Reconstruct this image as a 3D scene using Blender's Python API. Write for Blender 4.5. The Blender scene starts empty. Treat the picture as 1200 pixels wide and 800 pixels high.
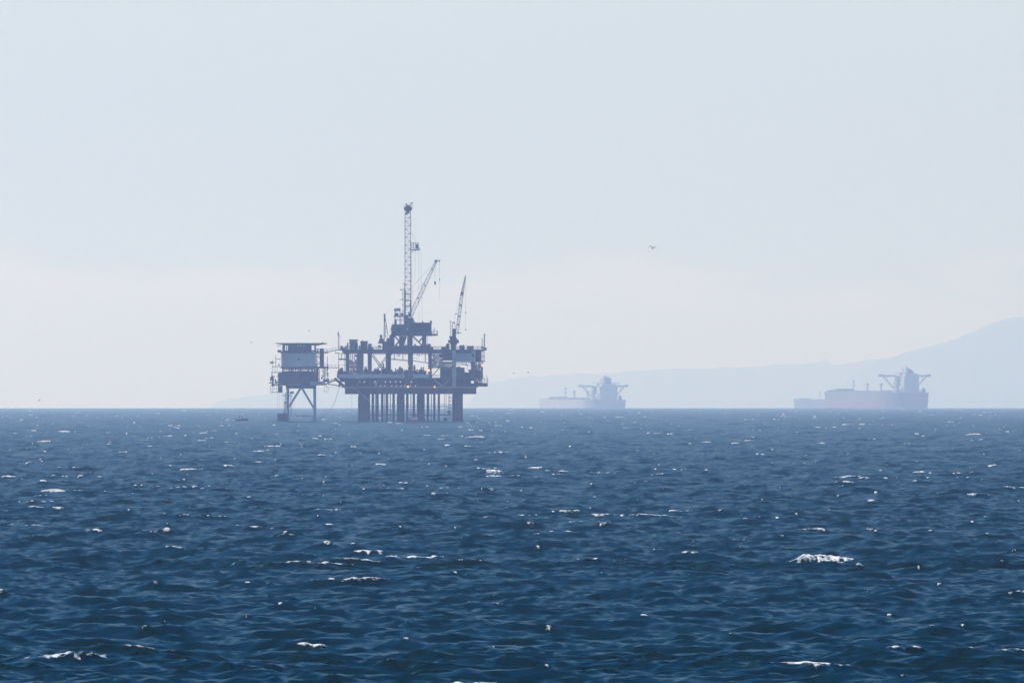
import bpy, math, random
import numpy as np
from mathutils import Vector, Matrix

random.seed(7)
PI = math.pi
sc = bpy.context.scene
COL = sc.collection
RE = 7.4e6            # effective earth radius (refraction included)
EYE = 10.0            # eye height above the water
F = 1.0e4             # focal length in photo pixels (300 mm on 36 mm, 1200 px)

def drop(d): return d * d / (2 * RE)
def sea_z(x, y): return -(x * x + y * y) / (2 * RE)

# ------------------------------------------------------------------ materials
def new_mat(name):
    m = bpy.data.materials.new(name); m.use_nodes = True
    nt = m.node_tree
    return m, nt, nt.nodes['Principled BSDF']

def paint(name, col, rough=0.6, metal=0.0, var=0.25, scale=0.35, rust=0.0):
    """weathered painted steel: blotchy tone plus optional rust streaks"""
    m, nt, b = new_mat(name)
    N, L = nt.nodes, nt.links
    tc = N.new('ShaderNodeTexCoord')
    n1 = N.new('ShaderNodeTexNoise'); n1.inputs['Scale'].default_value = scale; n1.inputs['Detail'].default_value = 6
    L.new(tc.outputs['Object'], n1.inputs['Vector'])
    mr = N.new('ShaderNodeMapRange'); mr.inputs['From Min'].default_value = .3; mr.inputs['From Max'].default_value = .7
    mr.inputs['To Min'].default_value = 1 - var; mr.inputs['To Max'].default_value = 1 + var
    L.new(n1.outputs['Fac'], mr.inputs['Value'])
    mul = N.new('ShaderNodeMix'); mul.data_type = 'RGBA'; mul.blend_type = 'MULTIPLY'; mul.inputs[0].default_value = 1
    mul.inputs[6].default_value = (*col, 1)
    L.new(mr.outputs['Result'], mul.inputs[7])
    out = mul.outputs[2]
    if rust > 0:
        mp = N.new('ShaderNodeMapping'); mp.inputs['Scale'].default_value = (1.2, 1.2, .25)
        L.new(tc.outputs['Object'], mp.inputs['Vector'])
        n2 = N.new('ShaderNodeTexNoise'); n2.inputs['Scale'].default_value = .8; n2.inputs['Detail'].default_value = 5
        L.new(mp.outputs['Vector'], n2.inputs['Vector'])
        r2 = N.new('ShaderNodeMapRange'); r2.inputs['From Min'].default_value = .55; r2.inputs['From Max'].default_value = .68
        r2.inputs['To Max'].default_value = rust
        L.new(n2.outputs['Fac'], r2.inputs['Value'])
        mx = N.new('ShaderNodeMix'); mx.data_type = 'RGBA'; mx.inputs[7].default_value = (.13, .05, .03, 1)
        L.new(r2.outputs['Result'], mx.inputs[0]); L.new(out, mx.inputs[6]); out = mx.outputs[2]
    L.new(out, b.inputs['Base Color'])
    b.inputs['Roughness'].default_value = rough; b.inputs['Metallic'].default_value = metal
    return m

M = {
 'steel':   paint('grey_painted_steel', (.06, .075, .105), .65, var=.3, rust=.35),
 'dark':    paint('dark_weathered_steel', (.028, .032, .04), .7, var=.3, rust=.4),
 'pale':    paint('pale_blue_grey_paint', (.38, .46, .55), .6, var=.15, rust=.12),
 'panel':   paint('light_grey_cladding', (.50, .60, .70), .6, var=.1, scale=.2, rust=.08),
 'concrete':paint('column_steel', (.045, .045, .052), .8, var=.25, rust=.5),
 'house':   paint('grey_deckhouse_paint', (.22, .225, .25), .6, var=.15, rust=.2),
 'rust':    paint('rusty_steel', (.14, .06, .045), .8, var=.3),
 'green':   paint('dull_olive_paint', (.13, .15, .09), .6, var=.15),
 'yellow':  paint('faded_yellow_paint', (.42, .26, .08), .6, var=.15),
 'red':     paint('red_paint', (.5, .05, .04), .5, var=.1),
 'white':   paint('white_paint', (.72, .72, .70), .5, var=.06),
 'cream':   paint('off_white_paint', (.5, .5, .48), .5, var=.08, rust=.12),
 'hullgrey':paint('pale_grey_hull_paint', (.42, .41, .42), .5, var=.06, scale=.05, rust=.15),
 'hullblack':paint('dark_hull_paint', (.17, .155, .16), .5, var=.1, scale=.05, rust=.2),
 'boot':    paint('faded_red_bottom_paint', (.22, .13, .12), .6, var=.12, scale=.08),
 'rope':    paint('rope_black', (.03, .03, .03), .8, var=.1),
 'glass':   paint('dark_window_glass', (.02, .025, .03), .15, var=.05),
 'feather': paint('dark_feathers', (.035, .033, .032), .8, var=.2, scale=5),
 'growth':  paint('dark_marine_growth', (.018, .02, .015), .9, var=.4, scale=1.5),
 'skin':    paint('skin', (.45, .28, .2), .6, var=.05),
 'cloth':   paint('dark_jacket_cloth', (.03, .035, .06), .9, var=.1),
 'hill':    paint('hill_scrub', (.075, .060, .058), .95, var=.4, scale=.006),
}
def lamp_mat():
    m, nt, b = new_mat('amber_lamp_glow')
    b.inputs['Base Color'].default_value = (.8, .4, .15, 1)
    b.inputs['Emission Color'].default_value = (1, .42, .14, 1)
    b.inputs['Emission Strength'].default_value = 1.5
    return m
M['lamp'] = lamp_mat()

# ------------------------------------------------------------------ mesh builder
class MB:
    def __init__(s): s.v = []; s.f = []
    def add(s, vs, fs):
        o = len(s.v); s.v += [tuple(v) for v in vs]; s.f += [tuple(i + o for i in f) for f in fs]; return s
    def box(s, x0, x1, y0, y1, z0, z1):
        x0, x1 = min(x0, x1), max(x0, x1); y0, y1 = min(y0, y1), max(y0, y1); z0, z1 = min(z0, z1), max(z0, z1)
        return s.add([(x0,y0,z0),(x1,y0,z0),(x1,y1,z0),(x0,y1,z0),(x0,y0,z1),(x1,y0,z1),(x1,y1,z1),(x0,y1,z1)],
              [(0,3,2,1),(4,5,6,7),(0,1,5,4),(1,2,6,5),(2,3,7,6),(3,0,4,7)])
    def tube(s, a, b, r, r2=None, n=6, cap=True):
        a = Vector(a); b = Vector(b); r2 = r if r2 is None else r2
        d = (b - a)
        if d.length < 1e-6: return s
        d.normalize(); u = d.orthogonal().normalized(); w = d.cross(u)
        vs = []
        for p, rr in ((a, r), (b, r2)):
            for i in range(n):
                t = 2 * PI * (i + .5) / n
                vs.append(p + u * (math.cos(t) * rr) + w * (math.sin(t) * rr))
        fs = [(i, (i + 1) % n, n + (i + 1) % n, n + i) for i in range(n)]
        if cap: fs += [tuple(range(n - 1, -1, -1)), tuple(range(n, 2 * n))]
        return s.add(vs, fs)
    def path(s, pts, r, n=5):
        for a, b in zip(pts, pts[1:]): s.tube(a, b, r, n=n)
        return s
    def lathe(s, c, prof, n=20):
        """prof: list of (radius, z) around the vertical through c=(x,y)"""
        vs = []; fs = []
        for r, z in prof:
            for i in range(n):
                t = 2 * PI * i / n
                vs.append((c[0] + r * math.cos(t), c[1] + r * math.sin(t), z))
        for k in range(len(prof) - 1):
            for i in range(n):
                j = (i + 1) % n
                fs.append((k*n+i, k*n+j, (k+1)*n+j, (k+1)*n+i))
        fs.append(tuple(range(n - 1, -1, -1))); fs.append(tuple((len(prof)-1)*n + i for i in range(n)))
        return s.add(vs, fs)
    def ball(s, c, r, n=8, sz=1.0):
        prof = [(max(1e-3, r * math.sin(PI * k / n)), c[2] - sz * r * math.cos(PI * k / n)) for k in range(n + 1)]
        return s.lathe((c[0], c[1]), prof, n * 2)
    def lattice(s, a, b, w, bays, rc=.09, rb=.05, w2=None, up=Vector((0, 1, 0))):
        """square lattice boom from a to b, chord tubes and zig-zag bracing"""
        a = Vector(a); b = Vector(b); w2 = w if w2 is None else w2
        d = (b - a).normalized(); u = d.cross(up).normalized(); v = d.cross(u)
        def corner(t, i):
            ww = (w + (w2 - w) * t) / 2
            sx, sy = ((-1,-1),(1,-1),(1,1),(-1,1))[i]
            return a.lerp(b, t) + u * (sx * ww) + v * (sy * ww)
        for i in range(4): s.tube(corner(0, i), corner(1, i), rc, n=5)
        for k in range(bays):
            t0, t1 = k / bays, (k + 1) / bays
            for i in range(4):
                j = (i + 1) % 4
                s.tube(corner(t1, i), corner(t1, j), rb, n=4, cap=False)
                if (k + i // 2) % 2: s.tube(corner(t0, i), corner(t1, j), rb, n=4, cap=False)
                else: s.tube(corner(t0, j), corner(t1, i), rb, n=4, cap=False)
        return s
    def rail(s, pts, h=1.1, r=.035, step=2.0, mids=2):
        for a, b in zip(pts, pts[1:]):
            a = Vector(a); b = Vector(b); n = max(1, int((b - a).length / step))
            for k in range(n + 1):
                p = a.lerp(b, k / n); s.tube(p, p + Vector((0, 0, h)), r, n=4)
            for q in range(1, mids + 1):
                o = Vector((0, 0, h * q / mids)); s.tube(a + o, b + o, r, n=4)
        return s
    def build(s, name, mat, parent=None, world=True, smooth=False, props=None):
        loc = Vector(parent.location) if (parent is not None and world) else Vector((0, 0, 0))
        if parent is not None and world and parent.parent is not None: loc += Vector(parent.parent.location)
        me = bpy.data.meshes.new(name)
        off = loc
        own = Vector((0, 0, 0))
        if parent is None:      # top-level single mesh: origin at its base centre
            xs = [v[0] for v in s.v]; ys = [v[1] for v in s.v]; zs = [v[2] for v in s.v]
            own = Vector(((min(xs)+max(xs))/2, (min(ys)+max(ys))/2, min(zs))); off = own
        me.from_pydata([(v[0]-off.x, v[1]-off.y, v[2]-off.z) for v in s.v], [], s.f)
        me.materials.append(mat)
        if smooth: me.polygons.foreach_set('use_smooth', [True] * len(me.polygons))
        me.update()
        o = bpy.data.objects.new(name, me); COL.objects.link(o)
        o.location = own
        if parent is not None: o.parent = parent
        if props: tag(o, *props)
        return o

def tag(o, label=None, cat=None, group=None, kind=None):
    if label: o['label'] = label
    if cat: o['category'] = cat
    if group: o['group'] = group
    if kind: o['kind'] = kind
    return o

def empty(name, loc, label, cat, group=None, rz=0.0):
    o = bpy.data.objects.new(name, None); COL.objects.link(o)
    o.location = loc; o.rotation_euler = (0, 0, rz); o.empty_display_size = 1
    return tag(o, label, cat, group)

# ------------------------------------------------------------------ platform coordinates
D0 = 3390.0; S = D0 / F
ZS = -drop(D0)                       # water level at the platform
def X(px): return (px - 600) * S
def Z(py): return (493.8 - py) * S + ZS
def Y(o=0.0): return D0 + o
def P(px, py, o=0.0): return (X(px), Y(o), Z(py))
def pbox(m, x0, x1, y0, y1, o0, o1): return m.box(X(x0), X(x1), Y(o0), Y(o1), Z(y1), Z(y0))
def pbar(m, a, b, r, oa=0.0, ob=None, n=6): return m.tube(P(*a, oa), P(*b, oa if ob is None else ob), r, n=n)
FR, BK = -16.0, 16.0

# ================================================================== MAIN PLATFORM
plat = empty('oil_platform', (X(483), Y(), ZS),
             'large blue grey oil drilling platform standing on thick round columns in the sea', 'oil platform')

# --- big columns and conductors
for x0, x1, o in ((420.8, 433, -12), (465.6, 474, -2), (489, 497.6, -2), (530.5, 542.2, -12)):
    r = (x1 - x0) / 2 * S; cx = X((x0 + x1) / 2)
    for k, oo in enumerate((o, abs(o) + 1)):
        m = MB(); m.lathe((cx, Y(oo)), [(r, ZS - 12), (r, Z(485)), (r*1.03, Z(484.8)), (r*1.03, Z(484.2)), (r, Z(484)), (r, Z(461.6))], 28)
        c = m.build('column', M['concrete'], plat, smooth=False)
        g = MB(); g.lathe((cx, Y(oo)), [(r*1.02, ZS - 5), (r*1.05, ZS - .5), (r*1.04, ZS + 1.2), (r*1.015, ZS + 1.9)], 28); g.build('growth_band', M['growth'], c)
        if k == 0:
            f = MB()
            for a in (-1.25, -.35):
                f.tube((cx + r*math.sin(a)*1.08, Y(oo) - r*math.cos(a)*1.08, ZS-4), (cx + r*math.sin(a)*1.08, Y(oo) - r*math.cos(a)*1.08, Z(463)), .14, n=5)
            f.build('riser_pipe', M['steel'], c)
conds = [437.3, 442.4, 447.9, 453.3, 461.5, 477.4, 484.9, 501.3, 509.2, 514.3]
for i, cx in enumerate(conds):
    oo = (-7, -3, 1, 5)[i % 4]
    m = MB(); r = .5 if i not in (8, 9) else .44
    m.lathe((X(cx), Y(oo)), [(r, ZS - 8), (r, Z(478)), (r*1.25, Z(477.8)), (r*1.25, Z(476.8)), (r, Z(476.6)), (r, Z(461.6))], 12)
    m.build('conductor_pipe', M['dark'], plat)
for k, cx in enumerate((439.8, 450.6, 457.2, 481.2, 505.3)):
    MB().tube((X(cx), Y(8), ZS-6), (X(cx), Y(8), Z(461.6)), .16, n=8).build('riser_pipe', M['steel'], plat)
for py, r in ((476.2, .14), (486, .22)):
    for o in (-10, 9):
        pbar(MB(), (433, py), (531, py), r, o).build('brace', M['dark'], plat)
m = MB()
for px in range(436, 530, 6): m.tube(P(px, 476.2, -10), P(px, 473.4, -10), .04, n=4)
pbar(m, (433, 473.4), (531, 473.4), .05, -10, n=4); pbar(m, (433, 474.8), (531, 474.8), .04, -10, n=4)
m.build('walkway_railing', M['steel'], plat)

# boat landing at the right column
m = MB(); pbox(m, 519.5, 524.5, 489.6, 493.2, -10, -8)
for px in (521, 523, 526.2, 527.4): m.tube(P(px, 462, -9), P(px, 492, -9), .1, n=5)
for py in (466, 470, 474, 478, 482, 486): pbar(m, (525.6, py), (530.5, py), .09, -9, n=5)
pbox(m, 523.5, 531, 477.4, 478, -11, -7); pbox(m, 524.5, 528, 480.5, 485, -10.5, -8)
m.build('boat_landing', M['dark'], plat)

# --- cellar deck: stiffened deep girder box
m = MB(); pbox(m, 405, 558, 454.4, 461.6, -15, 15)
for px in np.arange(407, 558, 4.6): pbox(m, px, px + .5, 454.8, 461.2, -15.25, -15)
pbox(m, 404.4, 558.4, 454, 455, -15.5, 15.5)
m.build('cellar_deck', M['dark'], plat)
m = MB(); pbox(m, 402, 560, 452.6, 453.8, -16.2, 16.2)
m.build('lower_deck_beam', M['steel'], plat)
# bulkhead of the lower level, with slits of sky showing through
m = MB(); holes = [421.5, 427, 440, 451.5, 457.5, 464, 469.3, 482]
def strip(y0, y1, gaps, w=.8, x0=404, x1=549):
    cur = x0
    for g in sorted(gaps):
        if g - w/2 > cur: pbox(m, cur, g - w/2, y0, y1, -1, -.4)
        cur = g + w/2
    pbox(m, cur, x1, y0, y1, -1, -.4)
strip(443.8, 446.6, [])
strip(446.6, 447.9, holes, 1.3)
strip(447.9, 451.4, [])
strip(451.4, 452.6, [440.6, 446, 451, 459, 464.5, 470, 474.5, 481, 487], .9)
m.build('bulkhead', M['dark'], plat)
# girder frame of the lower level
for px in (407, 420, 434.5, 448, 462, 476, 490, 505.5, 520, 532.5, 545, 556):
    for o0, o1 in ((-16, -15.2), (15.2, 16)):
        pbox(MB(), px - .55, px + .55, 444, 452.8, o0, o1).build('frame_post', M['steel'], plat)
for a, b in ((434.5, 448), (505.5, 532)):
    mid = (a + b) / 2
    for q in (a + 4, b - 4): pbar(MB(), (q, 445), (mid, 452.2), .16, -15.6).build('brace', M['pale'], plat)
for px in np.arange(410, 545, 3.9):        # pipework between the frames
    if all(abs(px - h) > 1.3 for h in holes): MB().tube(P(px, 446, -9), P(px + random.uniform(-.3, .3), 452.5, -9), random.uniform(.08, .2), n=5).build('drain_pipe', M['steel'], plat)
# main deck with its pale fascia
m = MB(); pbox(m, 397, 566, 442.6, 444, -16.4, 16.4); pbox(m, 566, 568, 443.2, 444, -14, 10)
m.build('main_deck', M['steel'], plat)
m = MB()
pbox(m, 397.5, 475, 438.4, 442.5, -16.6, -16.2); pbox(m, 484.2, 503.5, 438.4, 442.5, -16.6, -16.2)
for px in np.arange(400, 503, 5.2):
    if not 474 < px < 485: pbox(m, px, px + .3, 438.3, 442.6, -16.75, -16.6)
m.build('deck_fascia', M['panel'], plat)
m = MB(); pbox(m, 475.2, 484, 438.2, 442.5, -16.9, -15)
for k in range(5): pbox(m, 475.4 + k*1.75, 475.9 + k*1.75, 438.2, 442.3, -17.1, -16.9)
m.build('stair_enclosure', M['green'], plat)
for a, b, py, o in ((397, 475, 438.3, -16.4), (485, 504, 438.3, -16.4), (504, 566, 442.6, -16.4), (397, 566, 442.6, 16.4)):
    MB().rail([P(a, py, o), P(b, py, o)], 1.1).build('deck_railing', M['steel'], plat)

# --- upper deck carried on posts
m = MB(); pbox(m, 398.5, 566.5, 409.4, 410.6, -16, 16)
pbox(m, 402, 552, 410.6, 414, -15.4, -14.8); pbox(m, 402, 552, 410.6, 414, 14.8, 15.4)
for px in (407, 420.5, 433, 454.5, 481, 503.8, 519): pbox(m, px - .7, px + .7, 410.6, 413.8, -14.8, 14.8)
for px in np.arange(404, 552, 3.3): pbox(m, px, px + .35, 410.8, 413.8, -15.6, -15.4)
pbar(m, (436, 415.2), (452, 415.2), .1, -14.6); pbar(m, (458, 415.0), (478.5, 415.0), .1, -14.6); pbar(m, (484, 415.4), (502, 415.4), .1, -14.6)
m.build('upper_deck', M['steel'], plat)
for pts in ([P(399, 409.4, -16), P(452, 409.4, -16)], [P(505, 409.4, -16), P(566, 409.4, -16)], [P(399, 409.4, 16), P(566, 409.4, 16)], [P(566.4, 409.4, -16), P(566.4, 409.4, 16)]):
    MB().rail(pts, 1.15, r=.045).build('deck_railing', M['steel'], plat)
for x0, x1, mt in ((406, 408.6, 'steel'), (431.6, 435, 'steel'), (452.6, 457.6, 'dark'), (478.6, 483.4, 'steel'), (502.2, 505.6, 'steel')):
    for o in (-15, 13.5):
        m = MB(); pbox(m, x0, x1, 413.9, 442.6, o, o + 1.4)
        pbox(m, x0 - .5, x1 + .5, 413.9, 415, o - .15, o + 1.55)
        m.build('deck_post', M[mt], plat)
m = MB(); pbox(m, 530.3, 534.8, 410.7, 453, -17.2, -15.7); m.build('deck_post', M['pale'], plat)
m = MB(); pbox(m, 552, 556.6, 423.8, 442.6, -15, -13.6); pbox(m, 551, 557.6, 423.8, 425.5, -15.2, -13.4); m.build('deck_post', M['steel'], plat)
# storage tower in second bay (tall pale vessel)
m = MB(); pbox(m, 419, 426.4, 414, 438.6, -13, -6)
for py in (418, 424, 430, 436): pbox(m, 418.8, 426.6, py, py + .5, -13.15, -5.9)
m.build('service_shaft', M['house'], plat)
# bracing of the bays
def brace(a, b, r=.2, o=-15): pbar(MB(), a, b, r, o).build('brace', M['steel'], plat)
brace((435.6, 415.5), (451.6, 437.4), .16); brace((437.4, 415.0), (453.0, 436), .16)
brace((452.4, 418.4), (440, 435.6), .13); brace((452.4, 420.8), (441.6, 436), .13)
brace((505.8, 441.5), (518.5, 427.6), .18, -16.2); brace((518.5, 427.6), (530.2, 441.5), .18, -16.2)
brace((505.6, 443.2), (530.3, 443.2), .22, -16.8)
# hanging pipe frames in the middle bays
m = MB(); pbar(m, (457.6, 420.2), (478.6, 422.4), .13, -12); pbar(m, (457.6, 421.4), (478.6, 423.4), .06, -12, n=4)
for px in (462.6, 472.6): pbar(m, (px, 414), (px, 422), .15, -12)
for px, h in ((459.3, 416.5), (466, 417.5), (467.8, 418.6), (469, 417.2), (475.5, 416.4)): pbar(m, (px, 414), (px, h), .12, -10)
m.build('hanging_pipe', M['dark'], plat)
m = MB(); pbar(m, (483.5, 422.6), (502.3, 425.4), .15, -12); pbar(m, (498.8, 414), (498.8, 424.8), .16, -12); pbar(m, (483.5, 419.3), (491, 420.2), .06, -12, n=4)
for px, h in ((489.3, 417.2), (491.5, 418), (495, 416.4)): pbar(m, (px, 414), (px, h), .12, -10)
m.build('hanging_pipe', M['dark'], plat)

# --- scaffolding on the left and the right
def scaffold(x0, x1, y0, y1, nx, ny, o0, o1, r=.07, diag=.5, name='scaffold_tower', mat='dark', seed=1):
    rnd = random.Random(seed); m = MB()
    for o in (o0, o1):
        for i in range(nx + 1):
            px = x0 + (x1 - x0) * i / nx; pbar(m, (px, y0), (px, y1), r, o, n=4)
        for j in range(ny + 1):
            py = y0 + (y1 - y0) * j / ny; pbar(m, (x0, py), (x1, py), r, o, n=4)
        for i in range(nx):
            for j in range(ny):
                if rnd.random() < diag:
                    xa = x0 + (x1-x0)*i/nx; xb = x0 + (x1-x0)*(i+1)/nx; ya = y0 + (y1-y0)*j/ny; yb = y0 + (y1-y0)*(j+1)/ny
                    if rnd.random() < .5: ya, yb = yb, ya
                    pbar(m, (xa, ya), (xb, yb), r * .8, o, n=4)
                if rnd.random() < .22:
                    xa = x0 + (x1-x0)*(i+.1)/nx; xb = x0 + (x1-x0)*(i+.9)/nx; ya = y0 + (y1-y0)*(j+.3)/ny; yb = y0 + (y1-y0)*(j+.95)/ny
                    pbox(m, xa, xb, ya, yb, o + .3, o + .7)
    for j in range(1, ny): 
        py = y0 + (y1 - y0) * j / ny; pbox(m, x0, x1, py - .12, py + .12, o0, o1)
    return m.build(name, M[mat], plat)
scaffold(409.2, 418.6, 415, 424, 4, 3, -14, -10, .06, .2, 'stair_tower', 'steel', 3)
scaffold(409.2, 418.6, 424, 438.4, 5, 6, -14, -10, .11, .5, 'stair_tower', 'rust', 4)
scaffold(505.8, 519, 415, 431, 6, 6, -14, -8, .1, .8, 'pipe_rack', 'steel', 5)
scaffold(519, 530, 424, 431, 5, 3, -13, -8, .1, .6, 'pipe_rack', 'steel', 9)
scaffold(557, 565.6, 423.8, 442, 5, 5, -14, 4, .1, .6, 'scaffold_tower', 'dark', 6)
scaffold(556, 564.5, 444, 450.4, 4, 3, -14, 0, .1, .5, 'scaffold_tower', 'dark', 8)
m = MB()
for a, b in (((397.6, 414), (397.6, 437)), ((405, 414), (405, 437)), ((401, 414), (401, 421))): pbar(m, a, b, .11, -14)
for py, r in ((414.5, .1), (420.8, .2), (421.6, .12), (428, .07), (436, .15)): pbar(m, (397.6, py), (406, py), r, -14)
pbox(m, 393.5, 398, 413.4, 414.2, -14, -11); pbar(m, (393.8, 410.5), (393.8, 414), .07, -14)
m.build('side_gallery', M['dark'], plat)
# left end lower part: bundle of valves and the sloped bracket
m = MB()
for k in range(34):
    px = random.uniform(396.5, 405.5); top = 430 + abs(px - 401) * 1.0 + random.uniform(0, 4)
    w = random.uniform(.4, 1.3); pbox(m, px - w, px + w, top, 438.6, -14 + random.uniform(-1, 2), -11)
pbox(m, 395.8, 405, 437.8, 442.6, -15, -9)
pbox(m, 399, 406, 444, 447.5, -15.4, -10); pbar(m, (405, 453), (393, 443.5), .5, -13)
m.build('valve_bank', M['dark'], plat)

# --- right hand modules
m = MB(); pbox(m, 534.8, 552, 411.4, 424, -15.2, -2); pbox(m, 552, 557.4, 410.8, 424, -15, -2)
for px in np.arange(537, 552, 2.6): pbox(m, px, px + .3, 411.6, 423.8, -15.4, -15.2)
pbox(m, 534.4, 558, 423.4, 424.4, -15.8, -1.6)
md = m.build('equipment_module', M['pale'], plat)
m = MB(); pbox(m, 553, 555.6, 415, 417.8, -15.5, -15.1); m.build('window', M['glass'], md)
m = MB(); pbox(m, 519, 530.3, 411.4, 422.5, -14.6, -4); pbox(m, 522.6, 529, 413, 414, -15, -14.6)
for py in (415, 418, 421): pbar(m, (519.5, py), (530, py), .15, -14.8)
m2 = m.build('equipment_module', M['steel'], plat)
m = MB(); m.lathe((X(517.8), Y(-15)), [(.5, Z(419)), (.75, Z(418.6)), (.75, Z(415)), (.4, Z(414.6))], 10); m.build('tank', M['dark'], m2)
m = MB(); pbox(m, 557.4, 564.2, 411, 423.4, -13, -3); pbox(m, 557, 568.4, 422.8, 424, -15, -2); pbox(m, 557, 563, 409.8, 411, -13, -3)
pbox(m, 564.4, 567, 410.6, 411.8, -15, -2)
for px in (565.2, 566.6, 567.8): pbar(m, (px, 411), (px, 423), .09, -14, n=5)
pbar(m, (564.4, 418), (568, 418), .07, -14, n=4); pbar(m, (564, 415), (567, 419), .06, -14, n=4)
m.build('side_gallery', M['dark'], plat)
m = MB(); pbox(m, 516, 530, 431.4, 442.6, -12, -6); pbox(m, 534.8, 544.6, 430.6, 442.6, -14, -6)
pbox(m, 544.6, 548, 436, 442.6, -13, -6); pbox(m, 547.5, 552, 436.6, 442.6, -13, -8); pbox(m, 556.6, 563.5, 433.6, 442.6, -12, -6)
pbox(m, 549.5, 552, 433, 437, -13, -8)
pbox(m, 535.6, 540, 429.6, 430.6, -12, -8)
m.build('generator_housing', M['dark'], plat)
m = MB(); pbar(m, (535, 425.6), (552, 425.6), .08, -14, n=4); pbar(m, (535, 427.2), (548, 427.2), .14, -14, n=5); pbar(m, (541, 424), (543, 428), .08, -14, n=4)
pbar(m, (546.5, 424), (550, 437), .07, -13, n=4); pbar(m, (545, 428), (552, 428), .1, -13, n=4)
pbar(m, (557, 428.4), (566, 428.4), .1, -14, n=4); pbar(m, (557, 432), (566, 432), .1, -14, n=4)
m.build('pipework', M['dark'], plat)
# lower right: walls around gap and the outer balcony
m = MB(); pbox(m, 549, 552, 444, 453, -8, -6); pbox(m, 545, 549, 448.5, 453, -8, -6); pbox(m, 545, 549, 444, 445.6, -8, -6)
pbox(m, 552, 556, 444, 446, -8, -6); pbox(m, 552, 562, 449, 452.6, -8, -6)
m.build('bulkhead', M['dark'], plat)
m = MB(); pbox(m, 556, 571.6, 449.2, 452.8, -12, -4); pbox(m, 556, 572, 448.6, 449.2, -12.4, -3.6)
m.rail([P(559, 448.6, -12), P(571.8, 448.6, -12), P(571.8, 448.6, -4)], 1.6, r=.06)
pbar(m, (571, 448), (570.6, 439.5), .09, -12, n=5); pbar(m, (567.6, 448.6), (567.6, 444.6), .07, -12, n=4)
m.build('outer_balcony', M['steel'], plat)
# masts at both ends
def mast(px, py0, py1, arms, o=-14):
    m = MB(); pbar(m, (px, py1), (px, py0), .13, o, n=6)
    for a, b, y in arms: pbar(m, (a, y), (b, y), .06, o, n=4)
    return m
m = mast(397.4, 388.3, 410, ((396.2, 398.6, 391), (396.6, 398.4, 393)))
m.ball(P(397.2, 391.4, -14), .35, 5); m.ball(P(398.6, 394, -14), .22, 5); pbar(m, (399, 394), (399, 410), .06, -14, n=4)
m.build('antenna_mast', M['steel'], plat)
m = mast(568.1, 391, 409.4, ((566.6, 568.1, 393.2), (567, 569.4, 408.6)), -13)
pbar(m, (567.3, 394), (567.3, 409.4), .09, -13, n=5)
for k in range(9): pbar(m, (567.3, 394.5 + 1.6*k), (568.1, 394.5 + 1.6*k), .04, -13, n=4)
pbar(m, (566.4, 392), (567.8, 394.2), .07, -13, n=4); pbar(m, (569.8, 392), (568.2, 394.2), .07, -13, n=4)
m.ball(P(568.6, 409, -13.4), .7, 6); m.ball(P(564.8, 407.2, -13.4), .45, 6)
m.build('antenna_mast', M['steel'], plat)
m = mast(565.2, 396.5, 409.4, ((564.6, 565.8, 397.5), (564.8, 565.6, 400)), -13)
m.build('antenna_mast', M['steel'], plat)
# lit lamps
for px, py, o, r in ((502.8, 434, -15.9, .5), (478.6, 453, -16.8, .42), (509.8, 453.2, -16.8, .34), (565.2, 428.4, -14.8, .38),
                     (399.8, 429.3, -15, .28), (479.4, 428.8, -15.9, .2)):
    m = MB(); m.ball(P(px, py, o), r, 7); m.build('deck_lamp', M['lamp'], plat)

# ================================================================== DECK EQUIPMENT (things)
def thing(name, px, py, o, label, cat, group=None): return empty(name, P(px, py, o), label, cat, group)
DZ = 409.4
t = thing('deckhouse', 415, DZ, -10, 'taller grey deckhouse with flared roof edge at left of the upper deck', 'deckhouse', 'small houses on the upper deck')
m = MB(); pbox(m, 410.2, 419.4, 398.8, DZ, -13, -6)
for px in (412.5, 414.8, 417.1): pbox(m, px, px + .2, 399, DZ, -13.12, -13)
m.build('wall', M['house'], t); m = MB(); pbox(m, 409.7, 420.2, 397.9, 398.8, -13.4, -5.6); m.build('roof', M['steel'], t)
m = MB(); pbox(m, 416.8, 420.2, 403, DZ, -14.4, -13.2); m.build('side_locker', M['steel'], t)
t = thing('deckhouse', 427, DZ, -10, 'dark squat deckhouse between the taller grey deckhouse and a small locker', 'deckhouse', 'small houses on the upper deck')
m = MB(); pbox(m, 423, 431.2, 400.6, DZ, -13, -7); pbox(m, 424.5, 425.3, 402, DZ, -13.15, -13); m.build('wall', M['steel'], t)
m = MB(); pbox(m, 422.6, 431.6, 399.8, 400.6, -13.3, -6.7); pbox(m, 425, 426, 398.6, 399.8, -10, -9); m.build('roof', M['dark'], t)
m = MB(); pbox(m, 432, 436, 403.2, DZ, -12, -9); pbox(m, 431.8, 436.2, 402.8, 403.2, -12.2, -8.8); pbox(m, 436.2, 438, 407, DZ, -12, -9)
m.build('locker', M['steel'], None, props=('small grey locker just right of the dark squat deckhouse', 'locker'))
m = MB(); pbox(m, 421, 422.6, 406, DZ, -12, -9); m.tube(P(421.8, 406, -10.5), P(421.8, 404.6, -10.5), .2)
m.build('valve_box', M['dark'], None, props=('little dark box with a pipe between the two deckhouses', 'box'))
m = MB()
m.tube(P(408.2, 409.4, -13), P(408.2, 401.6, -13), .32, n=8); m.tube(P(407, 409.4, -13), P(407, 404.4, -13), .2, n=8); pbox(m, 406.6, 409, 405.2, 406, -13.6, -12.6)
m.build('vent_pipe', M['yellow'], None, props=('faded yellow vent pipe beside the taller grey deckhouse', 'pipe'))
m = MB(); pbox(m, 399.6, 404.5, 407.4, DZ, -13, -10); m.lathe((X(401), Y(-12)), [(.5, Z(407.4)), (.5, Z(405.8)), (.2, Z(405.4))], 10); pbox(m, 404.8, 406, 405.8, DZ, -13, -11)
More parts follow.
